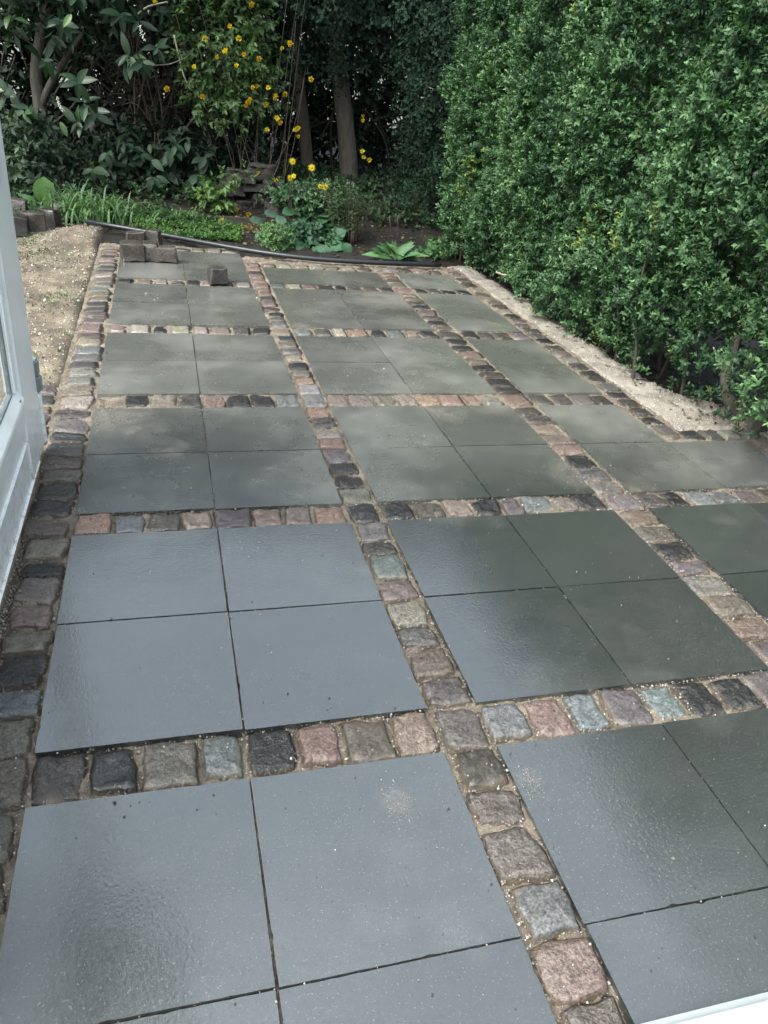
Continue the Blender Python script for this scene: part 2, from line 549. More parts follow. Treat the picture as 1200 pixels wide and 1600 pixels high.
def shoots(base, sdir, nleaf, slen, lsize, spread=1.0, rng=RNG, droop=0.0):
    """leaves in alternating pairs along short shoots. base,(N,3) sdir (N,3)"""
    N = len(base)
    sdir = unit(sdir)
    a = unit(np.cross(sdir, rng.normal(size=(N, 3))))
    b = np.cross(sdir, a)
    P, D, NR, S, K = [], [], [], [], []
    for k in range(nleaf):
        t = (k + 0.5) / nleaf
        ang = k * 2.4 + rng.normal(size=N) * 0.35
        rad = np.cos(ang)[:, None] * a + np.sin(ang)[:, None] * b
        el = 0.35 + 0.75 * t
        dd = unit(rad * spread + sdir * el + rng.normal(size=(N, 3)) * 0.18 + np.array([0, 0, -droop]))
        P.append(base + sdir * (slen * t)[:, None] if hasattr(slen, '__len__') else base + sdir * slen * t)
        D.append(dd)
        NR.append(unit(sdir + 0.25 * rng.normal(size=(N, 3)) + np.array([0, 0, 0.35])))
        S.append(lsize * (0.7 + 0.5 * rng.random(N)) * (1.0 - 0.35 * t * t))
        K.append(np.full(N, t))
    return np.concatenate(P), np.concatenate(D), np.concatenate(NR), np.concatenate(S), np.concatenate(K)


# ================================================================== SETTING
# ---- ground: one sheet, fine near the garden
def grid_axis(parts):
    out = []
    for a, b, n in parts: out += list(np.linspace(a, b, n, endpoint=False))
    return np.array(out + [parts[-1][1]])


def ground_z(x, y):
    back = np.clip((y - 7.4) / 2.6, 0, 1)
    z = -0.075 + 0.27 * back * back * (3 - 2 * back)
    bed = np.clip((y - 6.9) / 0.3, 0, 1)
    z = z + 0.05 * bed
    hb = np.clip((x - 3.05) / 0.25, 0, 1) * np.clip((y - 2.9) / 0.2, 0, 1)
    z = z + 0.015 * hb
    p = np.stack([x, y], -1)
    z = z + (0.02 * vnoise(p, 1.6, 5) + 0.008 * vnoise(p, 8, 6, 2)) * np.clip(np.maximum((y - 6.6) / 0.5, (x - 3.0) / 0.3), 0, 1)
    return z


xs = grid_axis([(-90, -8, 12), (-8, -3, 20), (-3, 5, 180), (5, 10, 20), (10, 90, 12)])
ys = grid_axis([(-60, -2, 10), (-2, 2.8, 20), (2.8, 11, 180), (11, 18, 25), (18, 140, 14)])
XX, YY = np.meshgrid(xs, ys)
ZZ = ground_z(XX, YY)
nx, ny = len(xs), len(ys)
idx = np.arange(nx * ny).reshape(ny, nx)
F = np.stack([idx[:-1, :-1], idx[:-1, 1:], idx[1:, 1:], idx[1:, :-1]], -1).reshape(-1, 4)
tag(link('ground', raw_mesh('ground', np.stack([XX, YY, ZZ], -1).reshape(-1, 3), F), None, M['soil']), 'dark damp garden soil under the planting', None, None, 'structure')

# ---- paving geometry (metres; y away from the house)
WS, WC, WR = 1.006, 0.1536, 0.1637
XO = [0.0, WS + WC - 0.0125, 2 * (WS + WC) + 0.0063]
YO = [0.0109, WS + WR, 2 * (WS + WR) - 0.0179, 3 * (WS + WR) - 0.0052, 4 * (WS + WR) + 0.0131, 5 * (WS + WR) + 0.012]
SL = 0.5

slabs = []          # (x,y) lower-left corners
for bx in range(3):
    for by in range(-1, 6):
        y0 = YO[by] if by >= 0 else -WS - WR
        for i in range(2):
            for j in range(2):
                x, y = XO[bx] + i * WS / 2, y0 + j * WS / 2
                if y < 0.0: continue
                if bx == 2 and i == 1 and y > 2.75: continue
                if bx == 0 and y > 6.75: continue
                if bx >= 1 and by == 5 and j == 1: continue
                slabs.append((x + 0.003, y + 0.003))

in_slab = np.array(slabs)

# bedding sand sheet in all strips (cells wholly under a slab are left out)
step = 0.0125
gx = np.arange(-0.36, 3.62, step)
gy = np.arange(-0.05, 7.12, step)
GX, GY = np.meshgrid(gx, gy)
under = np.zeros(GX.shape, bool)
for x, y in slabs:
    under |= (GX > x + 0.03) & (GX < x + SL - 0.03) & (GY > y + 0.03) & (GY < y + SL - 0.03)
out = (GX < -0.185) & ((GY > 3.62) | (GY < 2.7)) | ((GX > 3.02) & (GY > 3.0)) | ((GX > 1.0) & (GY > 6.85 - 0.03 * GX))
P2 = np.stack([GX, GY], -1)
GZ = -0.019 + 0.009 * vnoise(P2, 2.2, 21) + 0.004 * vnoise(P2, 14, 22, 2) + 0.0025 * RNG.normal(size=GX.shape)
GZ += np.clip((GY - 1.6) / 1.6, 0, 1) * 0.006
GZ = np.minimum(GZ, -0.002)
GZ -= 0.022 * np.clip((-0.142 - GX) / 0.012, 0, 1) * (GY < 2.85)
gnx, gny = len(gx), len(gy)
gi = np.arange(gnx * gny).reshape(gny, gnx)
keep = ~(under[:-1, :-1] & under[1:, 1:] & under[:-1, 1:] & under[1:, :-1]) & ~out[:-1, :-1]
GF = np.stack([gi[:-1, :-1], gi[:-1, 1:], gi[1:, 1:], gi[1:, :-1]], -1)[keep]
used = np.unique(GF)
rm = np.zeros(gnx * gny, int); rm[used] = np.arange(len(used))
GV = np.stack([GX, GY, GZ], -1).reshape(-1, 3)[used]
patio = tag(link('patio', raw_mesh('patio', GV, rm[GF]), None, M['bed']), 'wet grey paving slabs framed by rows of granite setts on sand', None, None, 'structure')

# ---- slabs
def slab_mesh(seed):
    """slab with a slightly worn, chipped outline"""
    r = np.random.default_rng(seed)
    n, h = 30, 0.249
    u = np.linspace(-h, h, n, endpoint=False)
    P = np.concatenate([np.stack([u, np.full(n, -h)], -1), np.stack([np.full(n, h), u], -1), np.stack([-u, np.full(n, h)], -1), np.stack([np.full(n, -h), -u], -1)])
    d = np.abs(r.normal(size=4 * n)) * 0.0006 + np.where(r.random(4 * n) < 0.02, r.uniform(.0015, .004, 4 * n), 0)
    P = P - unit(P) * d[:, None]
    m_ = 4 * n
    V = [(x, y, 0.0) for x, y in P] + [(x * .9985, y * .9985, -0.05) for x, y in P]
    F = [tuple(range(m_))] + [(i, m_ + i, m_ + (i + 1) % m_, (i + 1) % m_) for i in range(m_)]
    me = bpy.data.meshes.new('paving_slab')
    me.from_pydata(V, [], F)
    me.materials.append(M['slab'])
    return me


SM = [slab_mesh(300 + k) for k in range(6)]
for x, y in slabs:
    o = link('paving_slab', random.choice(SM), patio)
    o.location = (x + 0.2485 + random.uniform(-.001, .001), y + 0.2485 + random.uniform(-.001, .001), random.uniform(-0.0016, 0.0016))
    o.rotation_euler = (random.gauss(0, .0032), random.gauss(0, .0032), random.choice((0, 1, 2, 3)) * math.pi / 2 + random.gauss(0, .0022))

# ---- setts
PAL_GREY = 0.42


def sett_mesh(seed, n=9, depth=0.09):
    r = np.random.default_rng(seed)
    u = np.linspace(-1, 1, n)
    # crowd the rows towards the rim
    u = np.sign(u) * np.abs(u) ** 0.8
    U, V = np.meshgrid(u, u)
    k = r.uniform(0.16, 0.34)
    X = U * np.sqrt(1 - k * V ** 2 * 0.5); Y = V * np.sqrt(1 - k * U ** 2 * 0.5)
    ph = r.random(6) * 6.28
    X = X * (1 + 0.045 * np.sin(2.1 * Y + ph[0]) + 0.03 * np.sin(5 * Y + ph[1])) + 0.10 * r.normal() * Y * 0.5
    Y = Y * (1 + 0.045 * np.sin(2.3 * X + ph[2]) + 0.03 * np.sin(5.3 * X + ph[3])) + 0.10 * r.normal() * X * 0.5
    e = np.maximum(np.abs(U), np.abs(V))
    Z = -0.0015 - 0.010 * e ** 7 + (0.0042 * vnoise(np.stack([X, Y], -1) + seed, 0.5, seed, 3) + 0.0020 * vnoise(np.stack([X, Y], -1) + seed, 1.9, seed + 7, 3)) * (1 - 0.3 * e ** 4) + 0.003 * (r.normal() * U + r.normal() * V) * 0.5
    VV = [np.stack([X, Y, Z], -1).reshape(-1, 3)]
    g = np.arange(n * n).reshape(n, n)
    F = list(np.stack([g[:-1, :-1], g[:-1, 1:], g[1:, 1:], g[1:, :-1]], -1).reshape(-1, 4))
    rim = list(g[0, :-1]) + list(g[:-1, -1]) + list(g[-1, :0:-1]) + list(g[:0:-1, 0])
    top = VV[0]
    prev = rim
    cnt = n * n
    for dz, sc in ((0.018, 1.035), (depth, 0.95)):
        ring = top[rim].copy(); ring[:, :2] *= sc; ring[:, 2] = ring[:, 2] - dz
        ring[:, :2] += r.normal(size=(len(rim), 2)) * 0.012
        VV.append(ring)
        cur = list(range(cnt, cnt + len(rim))); cnt += len(rim)
        for i in range(len(rim)):
            j = (i + 1) % len(rim)
            F.append(np.array([prev[i], cur[i], cur[j], prev[j]]))
        prev = cur
    me = raw_mesh('sett', np.concatenate(VV), np.array(F))
    me.materials.append(M['sett'])
    return me


SETTS = [sett_mesh(100 + i, 17) for i in range(22)]
SETTS_FAR = [sett_mesh(200 + i, 6) for i in range(10)]
PAL = dict(k=(.024, .023, .026), d=(.060, .052, .048), b=(.120, .095, .078), r=(.185, .115, .098), p=(.105, .085, .092),
           g=(.108, .132, .142), l=(.165, .167, .155), t=(.200, .160, .125), o=(.250, .145, .098), w=(.230, .205, .172))
sett_list = []      # cx, cy, sx, sy, colour letter


def strip(x0, x1, y0, y1, letters, along, skip=0):
    n = len(letters)
    cuts = np.linspace(0, 1, n + 1)
    cuts[1:-1] += np.array([random.gauss(0, 0.07 / n) for _ in range(n - 1)])
    for i, ch in enumerate(letters):
        a, b = cuts[i], cuts[i + 1]
        if ch == ' ': continue
        gap = random.uniform(0.005, 0.017)
        wgap = random.uniform(0.004, 0.014)
        if along == 'y':
            sett_list.append(((x0 + x1) / 2 + random.gauss(0, .004), y0 + (y1 - y0) * (a + b) / 2, (x1 - x0) / 2 - wgap, (y1 - y0) * (b - a) / 2 - gap / 2, ch))
        else:
            sett_list.append((x0 + (x1 - x0) * (a + b) / 2, (y0 + y1) / 2 + random.gauss(0, .004), (x1 - x0) * (b - a) / 2 - gap / 2, (y1 - y0) / 2 - wgap, ch))


cm = (XO[0] + WS, XO[1]); cn = (XO[1] + WS, XO[2]); cl = (-0.170, -0.001)
colM = ['dpprgpbd', 'pbptrgdp', 'lkkpotdo', 'lobktpbk', 'gpkdbdbr', 'rrdr']
colN = ['bdpbkdpb', 'prblpkbr', 'ppkrrtdd', 'kkdkbrkk', 'bkdbkdbt', 'bdrb']
colL = ['bdbbdbbb', 'bgkbrbkt', 'kdbbpkpd', 'tlldpgtb', 'ppddbbgl', 'tbdbtdtb']
crM = 'pkltr'; crN = 'kprdr'; crL = 'bbwrt'
rows = [('dkbgkrbr', 'grgpgkkp', 'pkgb'), ('ogbtprto', 'kbtkpgtk', 'dkggpdgp'), (' ktdrkkg', 'ttttoool', 'ddpd'),
        ('rwkwwtdk', 'gdwokgtk', 'kddp'), ('ktwdktdl', 'gtrkkddk', 'kdkk')]
for b in range(6):
    y0 = YO[b]; y1 = YO[b] + (WS if b < 5 else 0.52)
    strip(*cm, y0, y1, colM[b], 'y'); strip(*cn, y0, y1, colN[b], 'y')
    strip(*(cl if b > 1 else (-0.146, -0.001)), y0, YO[b] + WS, colL[b], 'y')
    if b < 5:
        ya, yb = YO[b] + WS, YO[b + 1]
        strip(XO[0], XO[0] + WS, ya, yb, rows[b][0], 'x')
        strip(XO[1], XO[1] + WS, ya, yb, rows[b][1], 'x')
        strip(XO[2], XO[2] + (WS if b < 2 else 0.51), ya, yb, rows[b][2], 'x')
        for c, ch in ((cm, crM[b]), (cn, crN[b]), (cl, crL[b])):
            strip(*c, ya, yb, ch, 'y')
# second short row beside the door end, right hand border, end rows
strip(-0.325, -0.168, 2.78, 3.64, 'dbpptdp', 'y')
strip(2.855, 2.995, 2.93, 6.55, 'pkddkpdkdlpdkddpdktdptdtdkdtp', 'y')
strip(2.86, 3.60, 2.852, 2.985, 'pkdlgw', 'x')
strip(0.02, 1.0, 6.88, 7.03, 'dbtdbtd', 'x')
strip(1.03, 2.80, 6.42, 6.56, 'rbltlbtdtldtb', 'x')

D = [(np.linalg.norm(np.array([s[0], s[1], 0]) - CAM), s) for s in sett_list]
def in_view(s):
    d = np.array([s[0], s[1], 0]) - CAM
    z = d @ FW
    if z < 0.1: return False
    u, v = 600 + FPX * (d @ RT) / z, 800 - FPX * (d @ UP) / z
    return -140 < u < 1340 and v < 1760
D = sorted([q for q in D if in_view(q[1])], key=lambda q: q[0])
for k, (dist, (cx, cy, sx, sy, ch)) in enumerate(D[:300]):
    me = random.choice(SETTS if dist < 4.2 else SETTS_FAR)
    o = link('sett', me, patio)
    flip = random.choice((0, 1, 2, 3))
    o.location = (cx, cy, random.uniform(-0.001, 0.006))
    if flip % 2: sx, sy = sy, sx
    o.scale = (sx, sy, 1)
    o.rotation_euler = (random.gauss(0, .02), random.gauss(0, .02), flip * math.pi / 2 + random.gauss(0, .025))
    c = np.array(PAL[ch]); c = (c * (1 - PAL_GREY) + c.mean() * np.array([1.05, 1.0, .94]) * PAL_GREY) * 0.58 * random.uniform(0.75, 1.25) * np.array([random.uniform(.94, 1.06) for _ in range(3)])
    o.color = (*c, 1)
if len(D) > 300:
    parts = []
    for dist, (cx, cy, sx, sy, ch) in D[300:]:
        me = random.choice(SETTS_FAR)
        V = np.array([v.co[:] for v in me.vertices]); Fq = np.array([p.vertices[:] for p in me.polygons])
        V[:, 0] = cx + V[:, 0] * sx; V[:, 1] = cy + V[:, 1] * sy; V[:, 2] += random.uniform(0, 0.01)
        parts.append((V, Fq))
    V, Fq = join_raw(parts)
    me = raw_mesh('sett_row', V, Fq); me.materials.append(M['sett'])
    o = tag(link('sett_row', me, patio), 'distant row of brown setts', None, None, 'stuff'); o.color = (.12, .10, .085, 1)
print('setts', len(D), 'slabs', len(slabs))

# ---- grit in the joints and scattered on the slabs
OCT = (np.array([(0, 0, .55), (.5, 0, 0.05), (0.1, .5, 0), (-.5, 0, -.05), (0, -.5, 0.05), (0, 0, -.5)]),
       np.array([(0, 1, 2), (0, 2, 3), (0, 3, 4), (0, 4, 1), (5, 2, 1), (5, 3, 2), (5, 4, 3), (5, 1, 4)]))


def grains(name, pos, size, cols, parent=None, smooth=False, flat=1.0):
    N = len(pos)
    d = RNG.normal(size=(N, 3)); d[:, 2] *= 0.3
    nr = RNG.normal(size=(N, 3)) * 0.35 + np.array([0, 0, 1.0])
    o = cloud(name, pos, d, nr, size, RNG.uniform(0.65, 1.1, N), cols, M['grain'], parent, OCT, smooth)
    return o


def grit_cols(n, warm=1.0):
    pal = np.array([(.46, .40, .32), (.33, .26, .18), (.22, .16, .11), (.55, .52, .46), (.10, .075, .06), (.28, .2, .14), (.62, .6, .57)])
    c = pal[RNG.choice(len(pal), n, p=[.22, .24, .2, .1, .12, .09, .03])]
    c = (c * .7 + c.mean(1, keepdims=True) * .3) * .72
    return c * RNG.uniform(0.7, 1.15, (n, 1))


strip_pts = []
def add_strip_pts(x0, x1, y0, y1, dens):
    n = int((x1 - x0) * (y1 - y0) * dens)
    strip_pts.append(np.stack([RNG.uniform(x0, x1, n), RNG.uniform(y0, y1, n)], -1))
for c in (cl, cm, cn):
    add_strip_pts(c[0], c[1], 0.1, 1.2, 14000); add_strip_pts(c[0], c[1], 1.2, 2.6, 9000); add_strip_pts(c[0], c[1], 2.6, 5, 3500)
for b in range(5):
    add_strip_pts(0, 3.3, YO[b] + WS, YO[b + 1], [14000, 9000, 4500, 2500, 1500][b])
add_strip_pts(-0.17, -0.1, 0.9, 2.9, 22000)
add_strip_pts(2.83, 3.02, 2.9, 5, 4500)
# joints between slabs
for bx in range(2):
    for by in range(4):
        dn = [9000, 8000, 5000, 3000][by]
        add_strip_pts(XO[bx] + 0.499, XO[bx] + 0.507, YO[by], YO[by] + WS, dn)
        add_strip_pts(XO[bx], XO[bx] + WS, YO[by] + 0.499, YO[by] + 0.507, dn * 0.7)
SP = np.concatenate(strip_pts)
# keep grains between the setts rather than on their tops
ok = np.ones(len(SP), bool)
for (cx, cy, sx, sy, ch) in sett_list:
    a = np.abs(SP[:, 0] - cx) < sx * 0.93; b = np.abs(SP[:, 1] - cy) < sy * 0.93
    ok &= ~(a & b & (RNG.random(len(SP)) > 0.035))
SP = SP[ok]
top = np.zeros(len(SP)); SPB = 0.82
for (cx, cy, sx, sy, ch) in sett_list:
    ins = (np.abs(SP[:, 0] - cx) < sx * 0.93) & (np.abs(SP[:, 1] - cy) < sy * 0.93)
    top[ins] = 1
z = np.where(top > 0, 0.006, -0.011 + RNG.random(len(SP)) * 0.008)
sz = np.clip(RNG.lognormal(-5.5, 0.42, len(SP)), 0.0016, 0.011)
grains('joint_grit', np.column_stack([SP, z]), sz * .9, grit_cols(len(SP)) * SPB, patio)['kind'] = 'stuff'
# loose crumbs on the slabs
n = 2600
yy = 0.1 + 6.3 * RNG.random(n) ** 1.5
cr = np.column_stack([RNG.uniform(0, 2.8, n), yy, np.full(n, 0.0012)])
edge = RNG.random(n) < 0.0
csz = np.clip(RNG.lognormal(-6.0, 0.55, n), 0.0012, 0.010) * (1 + 0.06 * yy)
kk = RNG.random(n)
cc = np.where(kk[:, None] < 0.72, np.array([[.03, .028, .028]]), np.where(kk[:, None] < 0.96, np.array([[.20, .175, .145]]), np.array([[.45, .44, .42]])))
# sand spilled in smears
def smear(px, py, r, n, stretch=(1, 1)):
    c = gp(px, py)
    q = RNG.normal(size=(n, 2)) * r * np.array(stretch)
    return np.column_stack([c[0] + q[:, 0], c[1] + q[:, 1], np.full(n, 0.0008)])
sm = np.concatenate([smear(185, 655, .07, 700, (1.2, .8)), smear(150, 635, .05, 350), smear(240, 690, .05, 120, (.6, 1)), smear(620, 1255, .03, 130, (.7, 1.3)), smear(826, 1222, .026, 110, (.6, 1.4)),
                     smear(130, 705, .06, 250), smear(700, 645, .06, 220), smear(900, 745, .06, 200), smear(200, 402, .09, 500), smear(470, 518, .10, 400), smear(640, 470, .12, 300),
                     smear(360, 850, .05, 160), smear(600, 790, .1, 200, (1.5, .3)), smear(990, 765, .1, 200, (1, .3)), smear(130, 800, .04, 200)])
crm = np.concatenate([cr, sm])
csz = np.concatenate([csz, RNG.uniform(.0012, .0034, len(sm))])
cc = np.concatenate([cc * RNG.uniform(.8, 1.2, (n, 1)), grit_cols(len(sm))])
grains('loose_grit', crm, csz, cc, patio)['kind'] = 'stuff'
# pebbles along the foot of the door
n = 380
pb = np.column_stack([RNG.normal(-0.153, 0.006, n), RNG.uniform(0.9, 2.75, n), RNG.uniform(-0.034, -0.018, n)])
grains('pebbles', pb, RNG.uniform(.005, .014, n), grit_cols(n) * 1.1, patio, True)['kind'] = 'stuff'

# ---- sand and dirt area on the left
def sheet(name, x0, x1, y0, y1, st, zf, mat, label):
    ax = np.arange(x0, x1 + 1e-6, st); ay = np.arange(y0, y1 + 1e-6, st)
    A, B = np.meshgrid(ax, ay)
    Z = zf(A, B)
    g = np.arange(A.size).reshape(A.shape)
    F = np.stack([g[:-1, :-1], g[:-1, 1:], g[1:, 1:], g[1:, :-1]], -1).reshape(-1, 4)
    return tag(link(name, raw_mesh(name, np.stack([A, B, Z], -1).reshape(-1, 3), F), None, mat), label, None, None, 'structure')


def sand_z(x, y):
    p = np.stack([x, y], -1)
    z = -0.022 + 0.014 * vnoise(p, 1.3, 31) + 0.009 * vnoise(p, 6, 32, 3)
    z += 0.10 * np.exp(-(((x + 0.36) / 0.26) ** 2 + ((y - 7.25) / 0.42) ** 2)) + 0.03 * np.exp(-(((x + 0.6) / 0.3) ** 2 + ((y - 6.2) / 0.5) ** 2))
    edge = np.clip((-0.150 - x) / 0.07, 0, 1) ** .6 * np.clip((x + 3.2) / 0.3, 0, 1) * np.clip((8.4 - y) / 0.5, 0, 1) * np.clip((y - 3.55) / 0.08, 0, 1)
    near = np.clip((y - 0.2) / 0.2, 0, 1) * np.clip((-0.36 - x) / 0.05, 0, 1)
    edge = np.maximum(edge, near * np.clip((x + 3.2) / 0.3, 0, 1) * np.clip((8.4 - y) / 0.5, 0, 1))
    return -0.11 * (1 - edge) + z * edge


sheet('sand_area', -3.2, -0.14, 0.2, 8.4, 0.025, sand_z, M['sand'], 'raked yellow sand and dirt left of the paving')
n = 9000
q = np.column_stack([RNG.uniform(-1.6, -0.2, n), 3.7 + 4.2 * RNG.random(n) ** 1.0])
q = np.column_stack([q, sand_z(q[:, 0], q[:, 1]) + 0.002])
gc = grit_cols(n)
grains('sand_stones', q, np.clip(RNG.lognormal(-5.0, 0.5, n), .003, .022), gc)
tag(bpy.data.objects['sand_stones'], 'small stones and crumbs lying on the yellow sand', 'stones', None, 'stuff')

# thin green weeds starting on the sand
wp = []
for (px, py, r_, k) in ((60, 400, .14, 300), (45, 372, .10, 220), (75, 470, .12, 120), (90, 585, .10, 70), (95, 458, .05, 80), (70, 535, .12, 70)):
    c = gp(px, py)
    wp.append(np.column_stack([c[0] + RNG.normal(size=k) * r_, c[1] + RNG.normal(size=k) * r_ * 1.3]))
wp = np.concatenate(wp); wp = wp[wp[:, 0] < -.2]
wp = np.column_stack([wp, sand_z(wp[:, 0], wp[:, 1])])
wd = RNG.normal(size=wp.shape) * .7; wd[:, 2] = .7
tag(cloud('sparse_weeds', wp, wd, RNG.normal(size=wp.shape) * .5 + np.array([0, 0, 1.0]), RNG.uniform(.012, .035, len(wp)), .35, leaf_cols(len(wp), (.05, .08, .025), (.11, .15, .05)), M['leaf']), 'thin green weeds sprouting on the yellow sand', 'weeds', None, 'stuff')

# pale sand strip along the hedge
def pale_z(x, y):
    p = np.stack([x, y], -1)
    z = -0.008 + 0.006 * vnoise(p, 2.0, 41) + 0.005 * vnoise(p, 9, 42, 3) + 0.02 * np.clip((x - 3.05) / 0.35, 0, 1)
    w = 3.43 + 0.55 * np.clip((3.6 - y) / 0.7, 0, 1) ** 1.5 + 0.05 * vnoise(p, 3.1, 44, 3) + 0.05 * vnoise(np.stack([y * 0 + 1, y], -1), 0.7, 43, 2) - 0.03 * (y - 3)
    e = np.clip((x - 2.99) / 0.03, 0, 1) * np.clip((w - x) / 0.16, 0, 1) * np.clip((y - 2.93) / 0.06, 0, 1) * np.clip((7.1 - y) / 0.3, 0, 1)
    return -0.09 * (1 - e) + z * e


sheet('sand_strip', 2.98, 4.0, 2.9, 7.1, 0.016, pale_z, M['pale_sand'], 'pale sand strip between the paving edge and hedge')
n = 7000
q = np.column_stack([RNG.uniform(2.98, 3.8, n), 2.95 + 4 * RNG.random(n) ** 1.4])
q = np.column_stack([q, pale_z(q[:, 0], q[:, 1]) + 0.002])
q = q[q[:, 2] > -0.025]
pc = grit_cols(len(q)) * 1.1
grains('strip_gravel', q, np.clip(RNG.lognormal(-5.5, 0.5, len(q)), .0025, .014), np.clip(pc, 0, .75))
tag(bpy.data.objects['strip_gravel'], 'fine pale gravel and wood chips on the sand strip', 'gravel', None, 'stuff')

# ---- door threshold under the camera
tag(link('door_sill', box_mesh('door_sill', -0.1, 3.2, -0.6, 0.303, 0.0, 0.05, 0.022, 5), None, M['sill']), 'white painted sill at the foot of the view', 'sill')

# ---- pale wall and lane beyond the trees
tag(link('lane', box_mesh('lane', -60, 60, 16.5, 22, 0.1, 0.205, 0), None, M['tar']), 'grey lane beyond the garden', None, None, 'structure')
tag(link('garden_wall', box_mesh('garden_wall', -25, 25, 22.5, 22.8, 0.1, 2.6, 0.02), None, M['wall']), 'pale rendered wall glimpsed through gaps in the dark hedge', 'wall')

# ================================================================== DOOR on the left
door = tag(empty('patio_door', (-0.185, 1.6, 0.0)), 'white half-glazed patio door with grey hinge along the left picture edge', 'door')
def dpart(name, me, mat, parent=door):
    o = link(name, me, None, mat)
    o.parent = parent
    o.matrix_parent_inverse = Matrix.Translation(-Vector(door.location)) if parent is door else Matrix.Identity(4)
    return o
dpart('stile', box_mesh('stile', -0.215, -0.160, 2.535, 2.862, 0.035, 2.25, 0.004), M['paint'])
dpart('glazing_stop', prism_y('glazing_stop', [(-0.205, 0.36), (-0.150, 0.36), (-0.152, 0.372), (-0.176, 0.405), (-0.205, 0.405)], 0.4, 2.53), M['paint'])
st = prism_y('jamb_moulding', [(-0.205, -2.25), (-0.205, -0.36), (-0.163, -0.36), (-0.166, -2.25)], 2.44, 2.53)
bpy.data.meshes.remove(st)
dpart('jamb_moulding', box_mesh('jamb_moulding', -0.205, -0.168, 2.475, 2.532, 0.407, 2.1, 0.006), M['paint'])
dpart('gasket', box_mesh('gasket', -0.20, -0.178, 2.462, 2.4735, 0.407, 2.1, 0.002), M['bead'])
dpart('gasket', box_mesh('gasket', -0.20, -0.1765, 0.4, 2.461, 0.4065, 0.415, 0.001), M['bead'])
dpart('bottom_rail', box_mesh('bottom_rail', -0.212, -0.158, 0.4, 2.533, 0.285, 0.3585, 0.008, 3), M['paint'])
dpart('lower_panel', box_mesh('lower_panel', -0.208, -0.166, 0.4, 2.533, 0.036, 0.2835, 0.003), M['paint'])
dpart('panel_bead', box_mesh('panel_bead', -0.170, -0.158, 0.4, 2.515, 0.196, 0.206, 0.003, 2), M['paint'])
dpart('drip_bar', box_mesh('drip_bar', -0.168, -0.1565, 0.4, 2.70, 0.032, 0.040, 0.003, 2), M['paint'])
dpart('glass_pane', box_mesh('glass_pane', -0.192, -0.186, 0.4, 2.465, 0.405, 2.1, 0), M['glass'])
dpart('top_rail', box_mesh('top_rail', -0.212, -0.160, 0.4, 2.533, 2.102, 2.25, 0.004), M['paint'])
dpart('edge_strip', box_mesh('edge_strip', -0.20, -0.150, 2.864, 2.895, 0.035, 0.252, 0.006, 2), M['paint'])
hg = dpart('hinge', box_mesh('hinge', -0.185, -0.150, 2.865, 2.925, 0.325, 0.392, 0.006, 3), M['hinge'])
h2 = link('hinge_knuckle', box_mesh('hinge_knuckle', -0.178, -0.146, 2.868, 2.93, 0.258, 0.322, 0.007, 3), hg, M['hinge'])
h3 = link('screw_cap', box_mesh('screw_cap', -0.162, -0.155, 2.47, 2.495, 0.372, 0.382, 0.002), door, M['bead'])
h3.matrix_parent_inverse = Matrix.Translation(-Vector(door.location))
tag(link('door_plinth', box_mesh('door_plinth', -0.26, -0.166, 0.35, 2.80, -0.09, 0.029, 0.006), None, M['plinth']), 'beige concrete plinth strip beneath the white door', 'plinth')
for yv in (2.84,):
    o = link('weather_bar', box_mesh('weather_bar', -0.24, -0.2175, 2.70, 2.86, 0.04, 2.25, 0.004), door, M['paint'])
    o.matrix_parent_inverse = Matrix.Translation(-Vector(door.location))

# ================================================================== LOOSE STONES
def block_mesh(seed, w, d, h, rough=0.07):
    bm = bmesh.new()
    bmesh.ops.create_cube(bm, size=1)
    bmesh.ops.bevel(bm, geom=bm.edges[:], offset=0.05, segments=1, affect='EDGES')
    bmesh.ops.subdivide_edges(bm, edges=bm.edges[:], cuts=4, use_grid_fill=True)
    bmesh.ops.triangulate(bm, faces=[f for f in bm.faces if len(f.verts) > 4])
    r = np.random.default_rng(seed)
    sh = r.normal(size=(3, 3)) * 0.045
    P = np.array([v.co[:] for v in bm.verts])
    N = np.stack([vnoise(P + 3 * k + seed, 0.8, seed + k, 3) + .35 * vnoise(P + seed, 3.0, seed + 9 + k, 2) for k in range(3)], -1)
    tap = 1 - 0.16 * r.random() * (P[:, 2:3] + .5)
    P = P + P @ sh + rough * 0.65 * N
    P[:, :2] *= tap
    for v, p in zip(bm.verts, P):
        v.co = Vector((p[0] * w, p[1] * d, (p[2] + 0.5) * h))
    zmin = min(v.co.z for v in bm.verts)
    for v in bm.verts: v.co.z -= zmin
    me = bpy.data.meshes.new('loose_sett')
    bm.to_mesh(me); bm.free()
    for p in me.polygons: p.use_smooth = True
    try: me.set_sharp_from_angle(angle=math.radians(32))
    except Exception: pass
    return me


def loose(px, py, w, d, h, seed, label, col, rz=0.0, z=0.0, base=None, grp='loose granite setts'):
    p = gp(px, py, z) if base is None else base
    me = block_mesh(seed, w, d, h)
    me.materials.append(M['sett'])
    # keep the sand tint off: these stand clear of the sand
    o = link('loose_sett', me)
    o.location = (p[0], p[1] + d / 2, z)
    o.rotation_euler = (0, 0, rz)
    o.color = (*[c * .48 for c in col], 1)
    tag(o, label, 'stone', grp)
    return o


